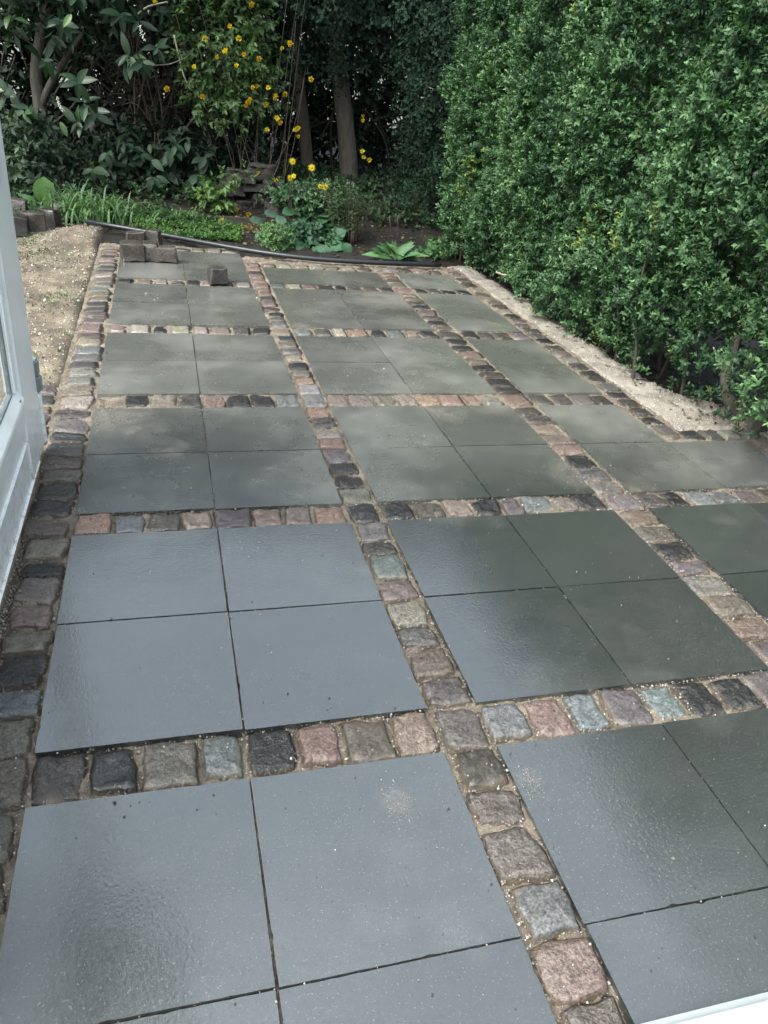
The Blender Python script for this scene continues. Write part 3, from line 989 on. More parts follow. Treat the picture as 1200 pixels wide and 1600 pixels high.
loose(207, 410, .175, .15, .135, 1, 'leftmost brown sett in the small pile on the top left slab', (.075, .065, .056), 0.1)
loose(236, 410, .125, .14, .135, 2, 'middle brown sett squeezed between two others in the small pile', (.065, .056, .05), -0.05)
loose(261, 412, .145, .13, .12, 3, 'squarish brown sett on the right end of the small pile', (.085, .072, .06), 0.04)
loose(212, 391, .16, .12, .15, 4, 'sett at the back left of the small pile, only its top showing', (.08, .066, .058), 0.1)
loose(240, 390, .14, .12, .14, 5, 'sett at the back right of the small pile, only its top showing', (.07, .058, .05), -0.2)
loose(341, 447, .145, .12, .13, 16, 'single dark grey sett lying alone on the second slab', (.06, .057, .057), 0.25)
loose(52, 366, .19, .17, .17, 7, 'big brown sett in the heap by the black pipe, left of a darker one', (.075, .06, .052), 0.3, -0.02)
loose(78, 358, .17, .16, .15, 8, 'dark sett in the heap just below the pale stone', (.04, .036, .036), -0.35, -0.02)
loose(28, 372, .18, .16, .16, 9, 'dark sett nearest the white door in the heap by the pipe', (.042, .036, .036), 0.1, -0.02)
loose(30, 344, .18, .16, .17, 10, 'purple grey sett at the back of the heap beside the door', (.075, .062, .06), -0.1, -0.02)
o = loose(97, 348, .17, .13, .14, 11, 'pale grey wedge shaped stone beside the black pipe', (.20, .19, .17), 0.5, -0.02)
o.name = 'pale_stone'; o.data.name = 'pale_stone'

# low stack of field stones behind the bed
pile = tag(empty('stone_stack', tuple(at(395, 330, 8.7))), 'low stack of rough brown field stones under the yellow flowered shrub', 'stone stack')
inv = Matrix.Translation(-Vector(pile.location))
spec = [(350, 335, .26, .15, 0), (378, 335, .24, .15, .3), (408, 332, .24, .20, 1), (432, 335, .2, .14, 2), (362, 306, .24, .12, .5), (395, 298, .28, .08, .2), (425, 304, .2, .12, .7),
        (375, 288, .26, .12, .1), (408, 282, .3, .15, .3), (345, 318, .2, .12, .4), (440, 318, .18, .1, 0)]
for i, (px, py, w, h, rz) in enumerate(spec):
    me = block_mesh(40 + i, w, .2, h, 0.16); me.name = 'stone'; me.materials.append(M['rock'])
    o = link('stone', me, pile)
    p = at(px, py, 8.72 + (i % 3) * .05)
    o.location = Vector(p) - Vector(pile.location); o.rotation_euler = (0, 0, rz * 0.4)

# ---- black pipe across the end of the paving, and edging boards behind
def zpipe(p, h): return (p[0], p[1], h)
hp = [zpipe(gp(-60, 318, .03), .03), zpipe(gp(30, 325, .03), .03), zpipe(gp(120, 343, .04), .04), zpipe(gp(170, 352, .06), .06), zpipe(gp(250, 366, .04), .04), zpipe(gp(330, 381, .04), .04), zpipe(gp(420, 396, .035), .035), zpipe(gp(500, 405, .03), .03),
      zpipe(gp(600, 411, .03), .03), zpipe(gp(688, 414, .028), .028)]
tag(link('garden_pipe', tube_mesh('garden_pipe', hp, 0.022, 10), None, M['blackplastic']), 'black plastic pipe curving along the far end of the paving', 'pipe')
tag(link('edging_board', box_mesh('edging_board', *(lambda a, b: (a[0], b[0], a[1], a[1] + .05, -.05, .10))(gp(300, 352), gp(412, 352)), 0.006), None, M['timber']), 'dark timber edging board lying below the field stones', 'board')
tag(link('edging_strip', tube_mesh('edging_strip', [(*gp(206, 333, .06)[:2], .06), (*gp(250, 333, .06)[:2], .065), (*gp(300, 330, .06)[:2], .06)], 0.018, 8), None, M['blackplastic']), 'short black plastic edging strip behind the left grass tuft', 'edging')
tag(link('white_stick', tube_mesh('white_stick', [gp(577, 350, .02), gp(592, 352, .03), gp(607, 353, .03)], [.012, .013, .01], 6), None, M['wall']), 'short bare whitish stick lying on the dark soil', 'stick')

# ================================================================== PRIVET HEDGE on the right
hedge = tag(empty('privet_hedge', (3.6, 4.5, 0)), 'tall dense green privet hedge filling the right side', 'hedge')
hinv = Matrix.Translation(-Vector(hedge.location))
def hpart(o): o.parent = hedge; o.matrix_parent_inverse = hinv; return o


def hedge_face(y, z):
    p = np.stack([y, z], -1)
    base = 3.24 - 0.03 * (y - 3.0) + 0.04 * np.clip(y - 6.2, 0, 1)
    base = base - 0.10 * np.clip((z - 0.3) / 1.5, 0, 1)
    bul = 0.10 * vnoise(p, 0.55, 51, 2) + 0.07 * vnoise(p, 1.7, 52, 2)
    low = 0.09 * np.clip((0.38 - z) / 0.38, 0, 1)
    return base - bul + low


def hedge_shoots(n, y0, y1, z0, z1, dep_scale, rng):
    y = rng.uniform(y0, y1, n); z = z0 + (z1 - z0) * rng.random(n)
    dep = rng.exponential(dep_scale, n) - 0.05
    x = hedge_face(y, z) + dep
    p = np.stack([x, y, z], -1)
    hole = vnoise(p, 1.25, 61, 3) + 0.3 * vnoise(p, 4.5, 62, 2)
    keep = (hole < 0.58) | (rng.random(n) < 0.15)
    thin = np.clip(z / 0.45, 0, 1)
    thin = np.where((y < 3.9), np.clip((z - 0.08) / 0.5, 0.07, 1), np.clip(thin, 0.8, 1))
    keep &= rng.random(n) < thin
    return p[keep], dep[keep]


def hedge_leaves(name, p, dep, nl, ls, slen):
    rng = RNG
    n = len(p)
    sd = np.column_stack([-np.ones(n) * 0.75, np.zeros(n), np.full(n, 0.55)]) + rng.normal(size=(n, 3)) * 0.5
    P, Dr, N, S, K = shoots(p, sd, nl, slen, ls, 1.0)
    big = np.tile(vnoise(p, 0.5, 71, 3), nl)
    fresh = np.clip(K * 0.8 + 0.28 * big - 0.15 + np.tile(rng.normal(size=n) * 0.22, nl), 0, 1)
    col = leaf_cols(len(P), (.030, .076, .036), (.132, .250, .104), w=fresh, jitter=0.35)
    # some yellow-green shoots
    yl = np.tile(((vnoise(p, 1.1, 72, 2) > 0.85) & (p[:, 2] < 1.0)) | (rng.random(n) < 0.008), nl)
    col[yl] = col[yl] * np.array([2.1, 1.45, 0.8])
    return cloud(name, P, Dr, N, S, RNG.uniform(.40, .60, len(P)), col, M['leaf'])


p, dep = hedge_shoots(21500, 2.0, 7.35, 0.02, 2.45, 0.085, RNG)
o = hpart(hedge_leaves('foliage', p, dep, 10, 0.041, 0.085)); o['kind'] = 'stuff'
# deeper, sparser inside, top and back: keeps the hedge solid
n = 9000
q = np.column_stack([RNG.uniform(3.45, 4.7, n), RNG.uniform(0.6, 7.6, n), RNG.uniform(0.3, 2.4, n)])
o = hpart(hedge_leaves('inner_foliage', q, None, 6, 0.085, 0.12)); o['kind'] = 'stuff'
n = 1500
q = np.column_stack([RNG.uniform(3.1, 4.6, n), RNG.uniform(0.6, 2.0, n), RNG.uniform(0.1, 2.4, n)])
o = hpart(hedge_leaves('near_foliage', q, None, 8, 0.06, 0.1)); o['kind'] = 'stuff'
# ragged clipped top
n = 2600
q = np.column_stack([RNG.uniform(3.05, 4.6, n), RNG.uniform(0.6, 7.4, n), 2.4 + RNG.exponential(.09, n)])
o = hpart(hedge_leaves('top_foliage', q, None, 8, 0.05, 0.1)); o['kind'] = 'stuff'
# end of the hedge towards the conifers
n = 2600
xx = RNG.uniform(2.98, 4.3, n); zz = RNG.uniform(0.03, 2.4, n)
yyv = 7.25 + 0.12 * vnoise(np.stack([xx, zz], -1), 1, 81, 2) + RNG.exponential(.08, n) * -1
o = hpart(hedge_leaves('end_foliage', np.column_stack([xx, yyv, zz]), None, 8, 0.045, 0.09)); o['kind'] = 'stuff'
# trunks and stems inside
def stem(pts, rad, mat, parent, inv_, name='stem', wob=0.08):
    o = link(name, tube_mesh(name, pts, rad, 8, True, 4, wob), None, mat)
    o.parent = parent; o.matrix_parent_inverse = inv_
    return o
b0 = at(1150, 655, 3.12); b0 = np.array([3.47, 3.0, -.03])
stem([b0 + (.04, 0, -.05), b0 + (.05, -.02, .10), b0 + (.10, -.08, .25), b0 + (.2, -.12, .6)], [.075, .06, .05, .04], M['bark'], hedge, hinv)
stem([b0 + (0, .05, -.05), b0 + (-.06, .10, .10), b0 + (-.12, .16, .28), b0 + (-.08, .2, .7)], [.045, .036, .03, .022], M['bark'], hedge, hinv)
stem([b0 + (-.02, .03, -.05), b0 + (-.03, .06, .12), b0 + (-.01, .09, .3)], [.025, .02, .012], M['bark'], hedge, hinv)
t0 = at(1130, 568, 3.18)
stem([at(1128, 572, 3.2), at(1150, 530, 3.2), at(1162, 500, 3.18), at(1173, 465, 3.16)], [.011, .010, .008, .006], M['paletwig'], hedge, hinv, 'bare_twig')
stem([at(1128, 572, 3.2), at(1120, 555, 3.2), at(1115, 543, 3.18)], [.010, .007, .004], M['paletwig'], hedge, hinv, 'bare_twig')
stem([at(1128, 572, 3.2), at(1140, 610, 3.25), at(1150, 640, 3.25)], [.011, .012, .014], M['paletwig'], hedge, hinv, 'bare_twig')
stem([at(1145, 560, 3.2), at(1160, 564, 3.2), at(1174, 566, 3.2)], [.004, .004, .003], M['paletwig'], hedge, hinv, 'bare_twig')
stem([at(775, 425, 5.9), at(790, 430, 5.85), at(805, 428, 5.8)], [.009, .008, .005], M['paletwig'], hedge, hinv, 'bare_twig')
for k in range(30):
    y = 3.3 + 4.0 * random.random(); x = hedge_face(np.array([y]), np.array([.3]))[0] + random.uniform(0.02, 0.35)
    a = np.array([x, y, -.05])
    dx, dy = random.gauss(0, .08), random.gauss(0, .12)
    stem([a, a + (dx * .3, dy * .4, .25), a + (dx, dy, .6), a + (dx + random.gauss(0, .05), dy * 1.5, 1.1)], [random.uniform(.006, .016), .009, .007, .004], M['twig'], hedge, hinv)

# ================================================================== LARGE LEAVES AS PARTS
def big_leaf(name, prof, nl=6, fold=0.18, curl=0.25, col=(.05, .1, .04), wav=0.0, seed=0):
    """prof(t) half width; leaf along +y with unit length"""
    r = np.random.default_rng(seed)
    V, C = [], []
    nw = 5
    for i in range(nl + 1):
        t = i / nl
        w = prof(t)
        for j in range(nw):
            s = (j / (nw - 1)) * 2 - 1
            z = fold * w * abs(s) - curl * t * t + wav * math.sin(t * 9 + s * 2) * abs(s) * w
            V.append((s * w, t, z))
            sh = 1.18 if j == 2 else 1.0
            C.append(np.array(col) * sh)
    F = []
    for i in range(nl):
        for j in range(nw - 1):
            a = i * nw + j
            F.append((a, a + 1, a + nw + 1, a + nw))
    return raw_mesh(name, V, F, True, np.array(C))


def place_leaf(me, parent, pos, d, nrm, L, mat=None, name='leaf'):
    o = bpy.data.objects.new(name, me); COL.objects.link(o)
    if len(me.materials) == 0: me.materials.append(mat)
    d = unit(np.array(d, float)); nrm = np.array(nrm, float)
    s = unit(np.cross(d, nrm)); n = np.cross(s, d)
    M4 = Matrix(((s[0], d[0], n[0], 0), (s[1], d[1], n[1], 0), (s[2], d[2], n[2], 0), (0, 0, 0, 1)))
    o.parent = parent
    o.matrix_parent_inverse = Matrix.Identity(4)
    o.matrix_basis = Matrix.Translation(Vector(np.array(pos, float)) - Vector(parent.location)) @ M4 @ Matrix.Scale(L, 4)
    return o


def elliptic(w, p=0.5): return lambda t: max(0.004, w * (math.sin(math.pi * t ** 0.85) ** 0.8 if 0 < t < 1 else 0))
LAUREL = [big_leaf('leaf', elliptic(.19), 6, .2, c, col, .0, i) for i, (c, col) in enumerate([(.12, (.020, .048, .022)), (.22, (.015, .037, .019)), (.3, (.028, .062, .023)), (.05, (.020, .043, .024))])]
LAURELY = big_leaf('leaf', elliptic(.2), 6, .2, .2, (.05, .11, .02))
BERG = [big_leaf('leaf', lambda t: max(.02, .44 * math.sin(math.pi * min(1, t * .92 + .08)) ** .55 if t < 1 else .05), 7, .2, c, col, .1, i) for i, (c, col) in enumerate([(.25, (.040, .105, .055)), (.4, (.055, .125, .065)), (.1, (.07, .125, .09))])]
TULIP = [big_leaf('leaf', elliptic(.21), 8, .35, c, col, .18, i) for i, (c, col) in enumerate([(.45, (.07, .16, .06)), (.8, (.085, .18, .07)), (.6, (.06, .14, .06))])]
DROOP = [big_leaf('leaf', elliptic(.24), 6, .15, c, col, .05, i) for i, (c, col) in enumerate([(.2, (.008, .022, .012)), (.35, (.012, .030, .015)), (.3, (.016, .037, .017))])]


def shrub_leaves(parent, centre, radii, n, L, lib, mat, seed, rosette=5, face=(0, -1, .3), name='leaf', lsd=.2, drop=.25, clip=None):
    r = np.random.default_rng(seed)
    k = 0
    while k < n:
        d = unit(r.normal(size=3)); rr = r.random() ** .45
        c = np.array(centre) + d * rr * np.array(radii)
        if clip is not None and not clip(c): continue
        axis = unit(np.array(d) * .5 + np.array(face) * .6 + r.normal(size=3) * .3)
        a = unit(np.cross(axis, r.normal(size=3))); b = np.cross(axis, a)
        for q in range(rosette):
            th = q * 2.4 + r.normal() * .2
            dd = unit(a * math.cos(th) + b * math.sin(th) + axis * (.2 + .5 * r.random()) + np.array([0, 0, -drop]))
            place_leaf(lib[r.integers(len(lib))], parent, c + axis * .03 * q * L * 4, dd, unit(axis + np.array([0, 0, .8])), L * (1 + lsd * r.normal()), mat, name)
            k += 1


def mass(name, parent, centre, radii, nsh, nl, ls, slen, c0, c1, seed, tmpl='ovate', wr=.5, face=(0, -.6, .4), droop=.1, mat='leaf', shell=.35, hole=None, clip=None):
    """small-leaved foliage mass as one mesh under its plant"""
    r = np.random.default_rng(seed)
    d = unit(r.normal(size=(nsh, 3)))
    rr = 1 - np.abs(r.normal(size=nsh)) * shell
    p = np.array(centre) + d * (rr[:, None] * np.array(radii)) * (1 + .18 * vnoise(d * 1.3, 1.0, seed, 2))[:, None]
    if hole is not None:
        p = p[vnoise(p, hole[0], seed + 5, 3) < hole[1]]
    if clip is not None:
        p = p[clip(p)]
    n = len(p)
    dd = unit((p - np.array(centre)) / np.array(radii)) * .6 + np.array(face) * .5 + r.normal(size=(n, 3)) * .45
    P, Dr, N, S, K = shoots(p, dd, nl, slen, ls, 1.0, r, droop)
    big = np.tile(vnoise(p, .9, seed + 9, 2), nl)
    col = leaf_cols(len(P), c0, c1, r, .3, np.clip(.4 + .35 * big + .25 * K + .15 * r.normal(size=len(P)), 0, 1))
    o = cloud(name, P, Dr, N, S, wr * r.uniform(.85, 1.15, len(P)), col, M[mat], None, tmpl)
    o['kind'] = 'stuff'
    if parent is not None:
        o.parent = parent; o.matrix_parent_inverse = Matrix.Translation(-Vector(parent.location))
    return o


def twigs(parent, base, n, h, spread, rad, mat, seed, name='stem', lean=(0, 0), sub=3):
    r = np.random.default_rng(seed)
    inv_ = Matrix.Translation(-Vector(parent.location))
    out = []
    for i in range(n):
        a = np.array(base) + np.array([r.normal() * spread * .35, r.normal() * spread * .3, -.05])
        tip = a + np.array([r.normal() * spread + lean[0], r.normal() * spread * .5 + lean[1], h * r.uniform(.6, 1.1)])
        mid = (a + tip) / 2 + r.normal(size=3) * spread * .15
        out.append(stem([a, a * .6 + mid * .4 + (0, 0, .03), mid, tip], [rad, rad * .85, rad * .65, rad * .3], mat, parent, inv_, name))
    return out


# ---- cherry laurel, top left
lp = at(66, 262, 9.5)
laurel = tag(empty('cherry_laurel', (lp[0], lp[1], .15)), 'cherry laurel with big glossy leaves and grey trunk at top left', 'shrub')
linv = Matrix.Translation(-Vector(laurel.location))
stem([(lp[0], lp[1], .05), at(66, 215, 9.5), at(62, 160, 9.5), at(58, 90, 9.5), at(90, -40, 9.6)], [.085, .075, .07, .06, .05], M['bark'], laurel, linv, 'trunk', .05)
stem([at(62, 170, 9.5), at(85, 120, 9.4), at(130, 50, 9.2)], [.05, .035, .02], M['bark'], laurel, linv, 'limb', .05)
cA = at(50, 60, 8.9)
shrub_leaves(laurel, cA + (0, 0, .1), (.62, .5, .85), 130, .17, LAUREL, M['gloss'], 3, 6)
shrub_leaves(laurel, at(150, 40, 9.0) + (0, 0, .2), (.6, .5, .55), 90, .165, LAUREL, M['gloss'], 4, 6)
shrub_leaves(laurel, at(115, 180, 9.0), (.3, .25, .16), 22, .17, LAUREL, M['gloss'], 6, 6)
shrub_leaves(laurel, at(215, 80, 9.0), (.28, .25, .2), 26, .16, LAUREL, M['gloss'], 7, 6)
for (px, py) in ((112, 22), (94, 190)):
    place_leaf(LAURELY, laurel, at(px, py, 8.45), (random.uniform(-.9, .9), -.3, -.7), (0, -1, .6), .14, M['gloss'])
o = mass('foliage', laurel, cA + (.1, .7, 1.4), (1.7, .9, 1.5), 1700, 5, .16, .22, (.016, .040, .022), (.030, .066, .030), 8, wr=.36, mat='gloss')
# white flower candles
for (px, py) in ((93, 163), (222, 52)):
    c = at(px, py, 8.5)
    n = 34
    q = np.column_stack([RNG.normal(0, .009, n) + np.linspace(.02, -.02, n), RNG.normal(0, .009, n), np.linspace(-.06, .06, n)]) + c
    o = grains('flower_spike', q, np.full(n, .013), np.tile([[.5, .52, .46]], (n, 1)), None, True)
    o.parent = laurel; o.matrix_parent_inverse = linv

# ---- grey-green low shrub, left
s1 = at(55, 300, 8.9)
sh1 = tag(empty('leafy_shrub', (s1[0], s1[1], .05)), 'low grey green shrub with matt leaves growing right beside the white door', 'shrub')
mass('foliage', sh1, at(52, 262, 8.9), (.36, .4, .48), 420, 6, .10, .14, (.018, .037, .024), (.043, .073, .045), 12, wr=.5)
twigs(sh1, (s1[0], s1[1], .05), 6, .5, .2, .012, M['twig'], 13)

# ---- broad leaf plant
bl = at(72, 330, 8.25)
bp = tag(empty('broad_leaf_plant', (bl[0], bl[1], 0)), 'plant with one very broad light green leaf behind the pale stone', 'plant')
BROAD = big_leaf('leaf', lambda t: max(.02, .42 * math.sin(math.pi * min(1, t * .93 + .05)) ** .6 if t < 1 else .03), 7, .12, .12, (.045, .098, .022), .05)
BROAD2 = big_leaf('leaf', lambda t: max(.02, .4 * math.sin(math.pi * min(1, t * .93 + .05)) ** .6 if t < 1 else .03), 7, .2, .25, (.055, .12, .045), .05)
place_leaf(BROAD, bp, at(70, 318, 8.2), (.05, .1, 1), (.1, -1, .2), .24, M['leaf'])
for px, py, dx, L in ((88, 330, .8, .13), (100, 322, .4, .15), (55, 322, -.6, .13), (105, 335, .9, .10), (62, 333, -.9, .1)):
    place_leaf(BROAD2, bp, at(px, py, 8.2), (dx, -.2, .7), (0, -.7, .8), L, M['leaf'])

# ---- dark drooping shrub, mid left
d1 = at(255, 340, 9.1)
sh2 = tag(empty('drooping_shrub', (d1[0], d1[1], .12)), 'dark shrub with large drooping leaves behind the left grass tuft', 'shrub')
shrub_leaves(sh2, at(255, 250, 8.9), (.62, .35, .32), 150, .135, DROOP, M['shade'], 21, 5, drop=.8)
shrub_leaves(sh2, at(180, 270, 8.9), (.3, .3, .25), 50, .135, DROOP, M['shade'], 22, 5, drop=.8)
mass('foliage', sh2, at(250, 255, 9.3), (.8, .35, .45), 420, 5, .12, .15, (.007, .018, .011), (.015, .033, .017), 23, wr=.5, droop=.5)
twigs(sh2, (d1[0], d1[1], .1), 8, .7, .3, .012, M['twig'], 24)

# ---- brown twig thicket
t1 = at(245, 250, 9.6)
tk = tag(empty('twig_thicket', (t1[0], t1[1], .15)), 'tangle of dry brown twigs between the laurel and yellow flowered shrub', 'shrub')
r = np.random.default_rng(33)
parts = []
for i in range(230):
    a = at(r.uniform(150, 350), r.uniform(40, 210), 9.35 + r.uniform(0, .5))
    dz = r.uniform(-.5, .3)
    b_ = a + np.array([r.normal() * .2, r.normal() * .1, dz])
    me = tube_mesh('t', [a, (a + b_) / 2 + r.normal(size=3) * .06, b_], [.005, .004, .002], 4, True, 3)
    parts.append((np.array([v.co[:] for v in me.vertices]), [p.vertices[:] for p in me.polygons if len(p.vertices) == 4]))
    bpy.data.meshes.remove(me)
V, Fq = join_raw([(v, np.array(f)) for v, f in parts])
o = link('dead_twigs', raw_mesh('dead_twigs', V, Fq), None, M['twig']); o['kind'] = 'stuff'
o.parent = tk; o.matrix_parent_inverse = Matrix.Translation(-Vector(tk.location))
inv_ = Matrix.Translation(-Vector(tk.location))
stem([at(272, 55, 8.9), at(280, 90, 8.9), at(290, 125, 8.9), at(310, 150, 9.0)], [.008, .008, .007, .006], M['paletwig'], tk, inv_, 'branch')
stem([at(215, 22, 8.9), at(232, 10, 8.9), at(262, 3, 8.9)], [.009, .008, .006], M['paletwig'], tk, inv_, 'branch')
stem([at(290, 90, 8.9), at(265, 100, 9), at(236, 102, 9)], [.005, .005, .003], M['paletwig'], tk, inv_, 'branch')
mass('foliage', tk, at(240, 130, 9.9), (.8, .3, .7), 350, 5, .09, .12, (.015, .012, .009), (.03, .024, .016), 34, wr=.45, droop=.6, tmpl='ovate')
twigs(tk, (t1[0], t1[1], .15), 14, 2.0, .5, .014, M['twig'], 35)

# ---- kerria with yellow pompoms
k1 = at(400, 290, 9.0)
ker = tag(empty('kerria_shrub', (k1[0], k1[1], .12)), 'arching shrub with toothed green leaves and many yellow pompom flowers', 'shrub')
mass('foliage', ker, at(350, 60, 9.1), (.55, .35, .62), 560, 7, .075, .16, (.020, .043, .016), (.055, .105, .030), 41, 'toothed', .55, face=(0, -.6, -.1), droop=.5, hole=(1.3, .45))
mass('leafy_tips', ker, at(350, 165, 9.0), (.4, .3, .3), 120, 7, .075, .16, (.024, .05, .018), (.055, .105, .03), 42, 'toothed', .55, face=(0, -.6, -.3), droop=.5, hole=(1.2, .4))
mass('lower_leaves', ker, at(412, 160, 9.2), (.25, .3, .4), 150, 7, .07, .16, (.014, .032, .014), (.032, .06, .022), 43, 'toothed', .55, face=(0, -.6, -.3), droop=.5, hole=(1.2, .5))
twigs(ker, (k1[0], k1[1], .1), 18, 1.9, .5, .006, M['twig'], 44, lean=(-.1, -.1))
mass('hanging_leaves', ker, at(392, 285, 8.5), (.26, .12, .14), 13, 6, .06, .14, (.022, .046, .016), (.05, .095, .028), 46, 'toothed', .55, droop=.6)
mass('sprig_leaves', ker, at(335, 300, 8.45), (.15, .12, .2), 40, 7, .09, .14, (.065, .125, .032), (.12, .22, .06), 45, 'toothed', .55, droop=.4)
# flowers
def pom_mesh(seed, col):
    r = np.random.default_rng(seed)
    T, TF = tri_leaf('ovate')
    n = 42
    d = unit(r.normal(size=(n, 3))); d[:, 2] = np.abs(d[:, 2]) * .9 - .15
    d = unit(d)
    nr = unit(np.array([0, 0, 1.0]) + .5 * r.normal(size=(n, 3)))
    s = unit(np.cross(d, nr)); nn = np.cross(s, d)
    L = r.uniform(.7, 1.0, n)
    V = L[:, None, None] * (T[None, :, 1:2] * d[:, None] + .75 * T[None, :, 0:1] * s[:, None] + T[None, :, 2:3] * nn[:, None])
    F = (TF[None] + (np.arange(n) * len(T))[:, None, None]).reshape(-1, 3)
    C = np.tile(np.array(col)[None], (n * len(T), 1)) * np.repeat(r.uniform(.8, 1.1, n), len(T))[:, None]
    me = raw_mesh('flower', V.reshape(-1, 3), F, True, C); me.materials.append(M['petal'])
    return me


POM = [pom_mesh(i, c) for i, c in enumerate([(.66, .48, .018), (.60, .38, .015), (.66, .52, .04), (.46, .27, .01)])]
pom_px = [(303, 104, 0), (339, 89, 0), (352, 80, 0), (369, 102, 2), (381, 85, 1), (373, 60, 2), (359, 41, 1), (405, 92, 1), (393, 7, 1), (316, 151, 3), (395, 137, 1), (402, 135, 3), (419, 137, 2), (429, 154, 0),
          (431, 150, 1), (445, 147, 1), (388, 160, 3), (384, 165, 3), (391, 155, 3), (415, 164, 3), (433, 185, 0), (438, 192, 1), (417, 203, 2), (460, 203, 2), (465, 200, 0), (466, 213, 1), (441, 76, 1), (453, 68, 1), (486, 124, 1),
          (567, 181, 3), (567, 188, 1), (577, 250, 1), (566, 237, 2), (568, 246, 2), (242, 2, 1), (403, 270, 1), (431, 281, 1), (261, 139, 3), (320, 60, 2)]
for i, (px, py, c) in enumerate(pom_px):
    p = at(px, py, 8.55 if px < 560 else 8.9)
    place_leaf(POM[c], ker, p, (random.gauss(0, .4), random.gauss(0, .3), 1), (random.gauss(0, .4), -1, .3), random.uniform(.022, .037), None, 'flower')
for (px, py, c) in ((332, 332, 1), (346, 345, 0), (344, 360, 0), (350, 358, 2), (337, 361, 0), (388, 335, 1), (369, 327, 3)):
    place_leaf(POM[c], ker, at(px, py, 8.0 if py > 340 else 8.4), (0, 0, 1), (0, -1, .5), .034, None, 'flower')

# ---- conifers
def conifer(name, label, pts, rad, crown_c, crown_r, seed, n=2600, ls=.11, c0=(.005, .013, .010), c1=(.014, .030, .020), hole=(1.2, 1.2)):
    root = tag(empty(name, (pts[0][0], pts[0][1], pts[0][2])), label, 'tree')
    inv_ = Matrix.Translation(-Vector(root.location))
    stem(pts, rad, M['bark'], root, inv_, 'trunk', .05)
    r = np.random.default_rng(seed)
    for k in range(7):
        a = np.array(pts[-2]) * (1 - k / 7) + np.array(pts[-1]) * k / 7
        th = r.random() * 6.28
        stem([a, a + np.array([math.cos(th), math.sin(th), .1]) * .5, a + np.array([math.cos(th), math.sin(th), .0]) * 1.1], [rad[-1] * .5, rad[-1] * .35, .01], M['bark'], root, inv_, 'limb', .05)
    mass('crown', root, crown_c, crown_r, n, 6, ls, .22, c0, c1, seed, 'spray', .55, face=(0, -.5, -.3), droop=.35, mat='needle', shell=.4, hole=hole)
    return root


T1 = [np.array([2.63, 9.8, -.02]), at(545, 260, 9.8), at(538, 180, 9.8), at(532, 120, 9.8), at(528, 20, 9.8), np.array([2.4, 9.8, 4.6])]
T2 = [np.array([2.22, 10.1, 0]), at(480, 250, 10.1), at(473, 180, 10.1), at(466, 120, 10.1), at(458, 20, 10.1), np.array([1.8, 10.1, 4.0])]
conifer('conifer_tree', 'dark conifer on the thicker of two bare grey trunks', T1, [.135, .115, .105, .10, .09, .04], (2.5, 9.6, 3.0), (1.35, 1.0, 1.75), 51, 3000)
conifer('conifer_tree', 'dark conifer on the thinner leaning trunk behind the yellow flowers', T2, [.09, .08, .075, .07, .06, .03], (1.5, 10.4, 3.4), (1.2, .9, 1.75), 52, 2400)
y0 = np.array([3.6, 8.7, 0])
conifer('yew_tree', 'blackish yew filling the dark corner beside the end of the privet hedge', [y0, y0 + (0, 0, .7), y0 + (.05, 0, 1.5), y0 + (0, .1, 3.2)], [.10, .09, .08, .03], (3.5, 8.6, 1.75), (.72, .65, 1.85), 53, 3200, .085, (.007, .018, .012), (.018, .040, .024), (.9, 1.0))

# ---- dark wood behind: trees one can tell apart only as a mass
bk = tag(empty('background_hedge', (0, 12, .2)), 'dark overgrown hedge closing off the end of the garden', 'hedge')
def belt(name, x0, x1, yb, z0, z1, n, ls, seed, c0, c1, nl=5, hole=None):
    r = np.random.default_rng(seed)
    p = np.column_stack([r.uniform(x0, x1, n), yb + r.normal(size=n) * .35, r.uniform(z0, z1, n)])
    h = vnoise(p[:, [0, 2]], 1.2, seed + 1, 3)
    low = (p[:, 2] < 1.15)
    k = ~low | ((h < .62) & (r.random(n) < .9))
    p = p[k]
    dd = np.array([0, -.6, .1]) + r.normal(size=(len(p), 3)) * .6
    P, Dr, N, S, K = shoots(p, dd, nl, .2, ls, 1.0, r, .3)
    o = cloud(name, P, Dr, N, S, .5 * r.uniform(.8, 1.2, len(P)), leaf_cols(len(P), c0, c1, r), M['shade'])
    o['kind'] = 'stuff'; o.parent = bk; o.matrix_parent_inverse = Matrix.Translation(-Vector(bk.location))
belt('foliage', -6, 9, 11.7, .15, 4.4, 19000, .13, 61, (.005, .013, .008), (.013, .028, .015))
belt('back_foliage', -9, 12, 12.8, .5, 5.2, 10000, .18, 62, (.005, .013, .008), (.012, .025, .014))
twigs(bk, (1.6, 11.6, .2), 36, 1.6, 1.3, .02, M['twig'], 63)
twigs(bk, (-1.4, 11.6, .2), 26, 1.6, .9, .02, M['twig'], 64)
twigs(bk, (3.6, 11.4, .2), 22, 1.6, .6, .02, M['twig'], 65)

# taller trees further back whose tops show in the wet slabs
for i, (x, y, h, rx, lab) in enumerate([(-3.2, 13.5, 8.5, 2.3, 'tall leafy tree beyond the laurel at the far left'), (0.6, 14.5, 7.2, 2.2, 'leafy tree beyond the twig thicket'), (5.2, 13.5, 8.2, 2.4, 'tall leafy tree beyond the end of the privet hedge')]):
    root = tag(empty('garden_tree', (x, y, .2)), lab, 'tree')
    inv_ = Matrix.Translation(-Vector(root.location))
    stem([(x, y, .1), (x + .05, y, 1.5), (x, y, h * .5), (x + .1, y, h * .85)], [.2, .16, .12, .04], M['bark'], root, inv_, 'trunk', .05)
    mass('crown', root, (x, y, h * .62), (rx, rx * .8, h * .36), 2300, 5, .17, .25, (.018, .042, .02), (.04, .08, .03), 70 + i, wr=.55, shell=.45, hole=(.5, .7))

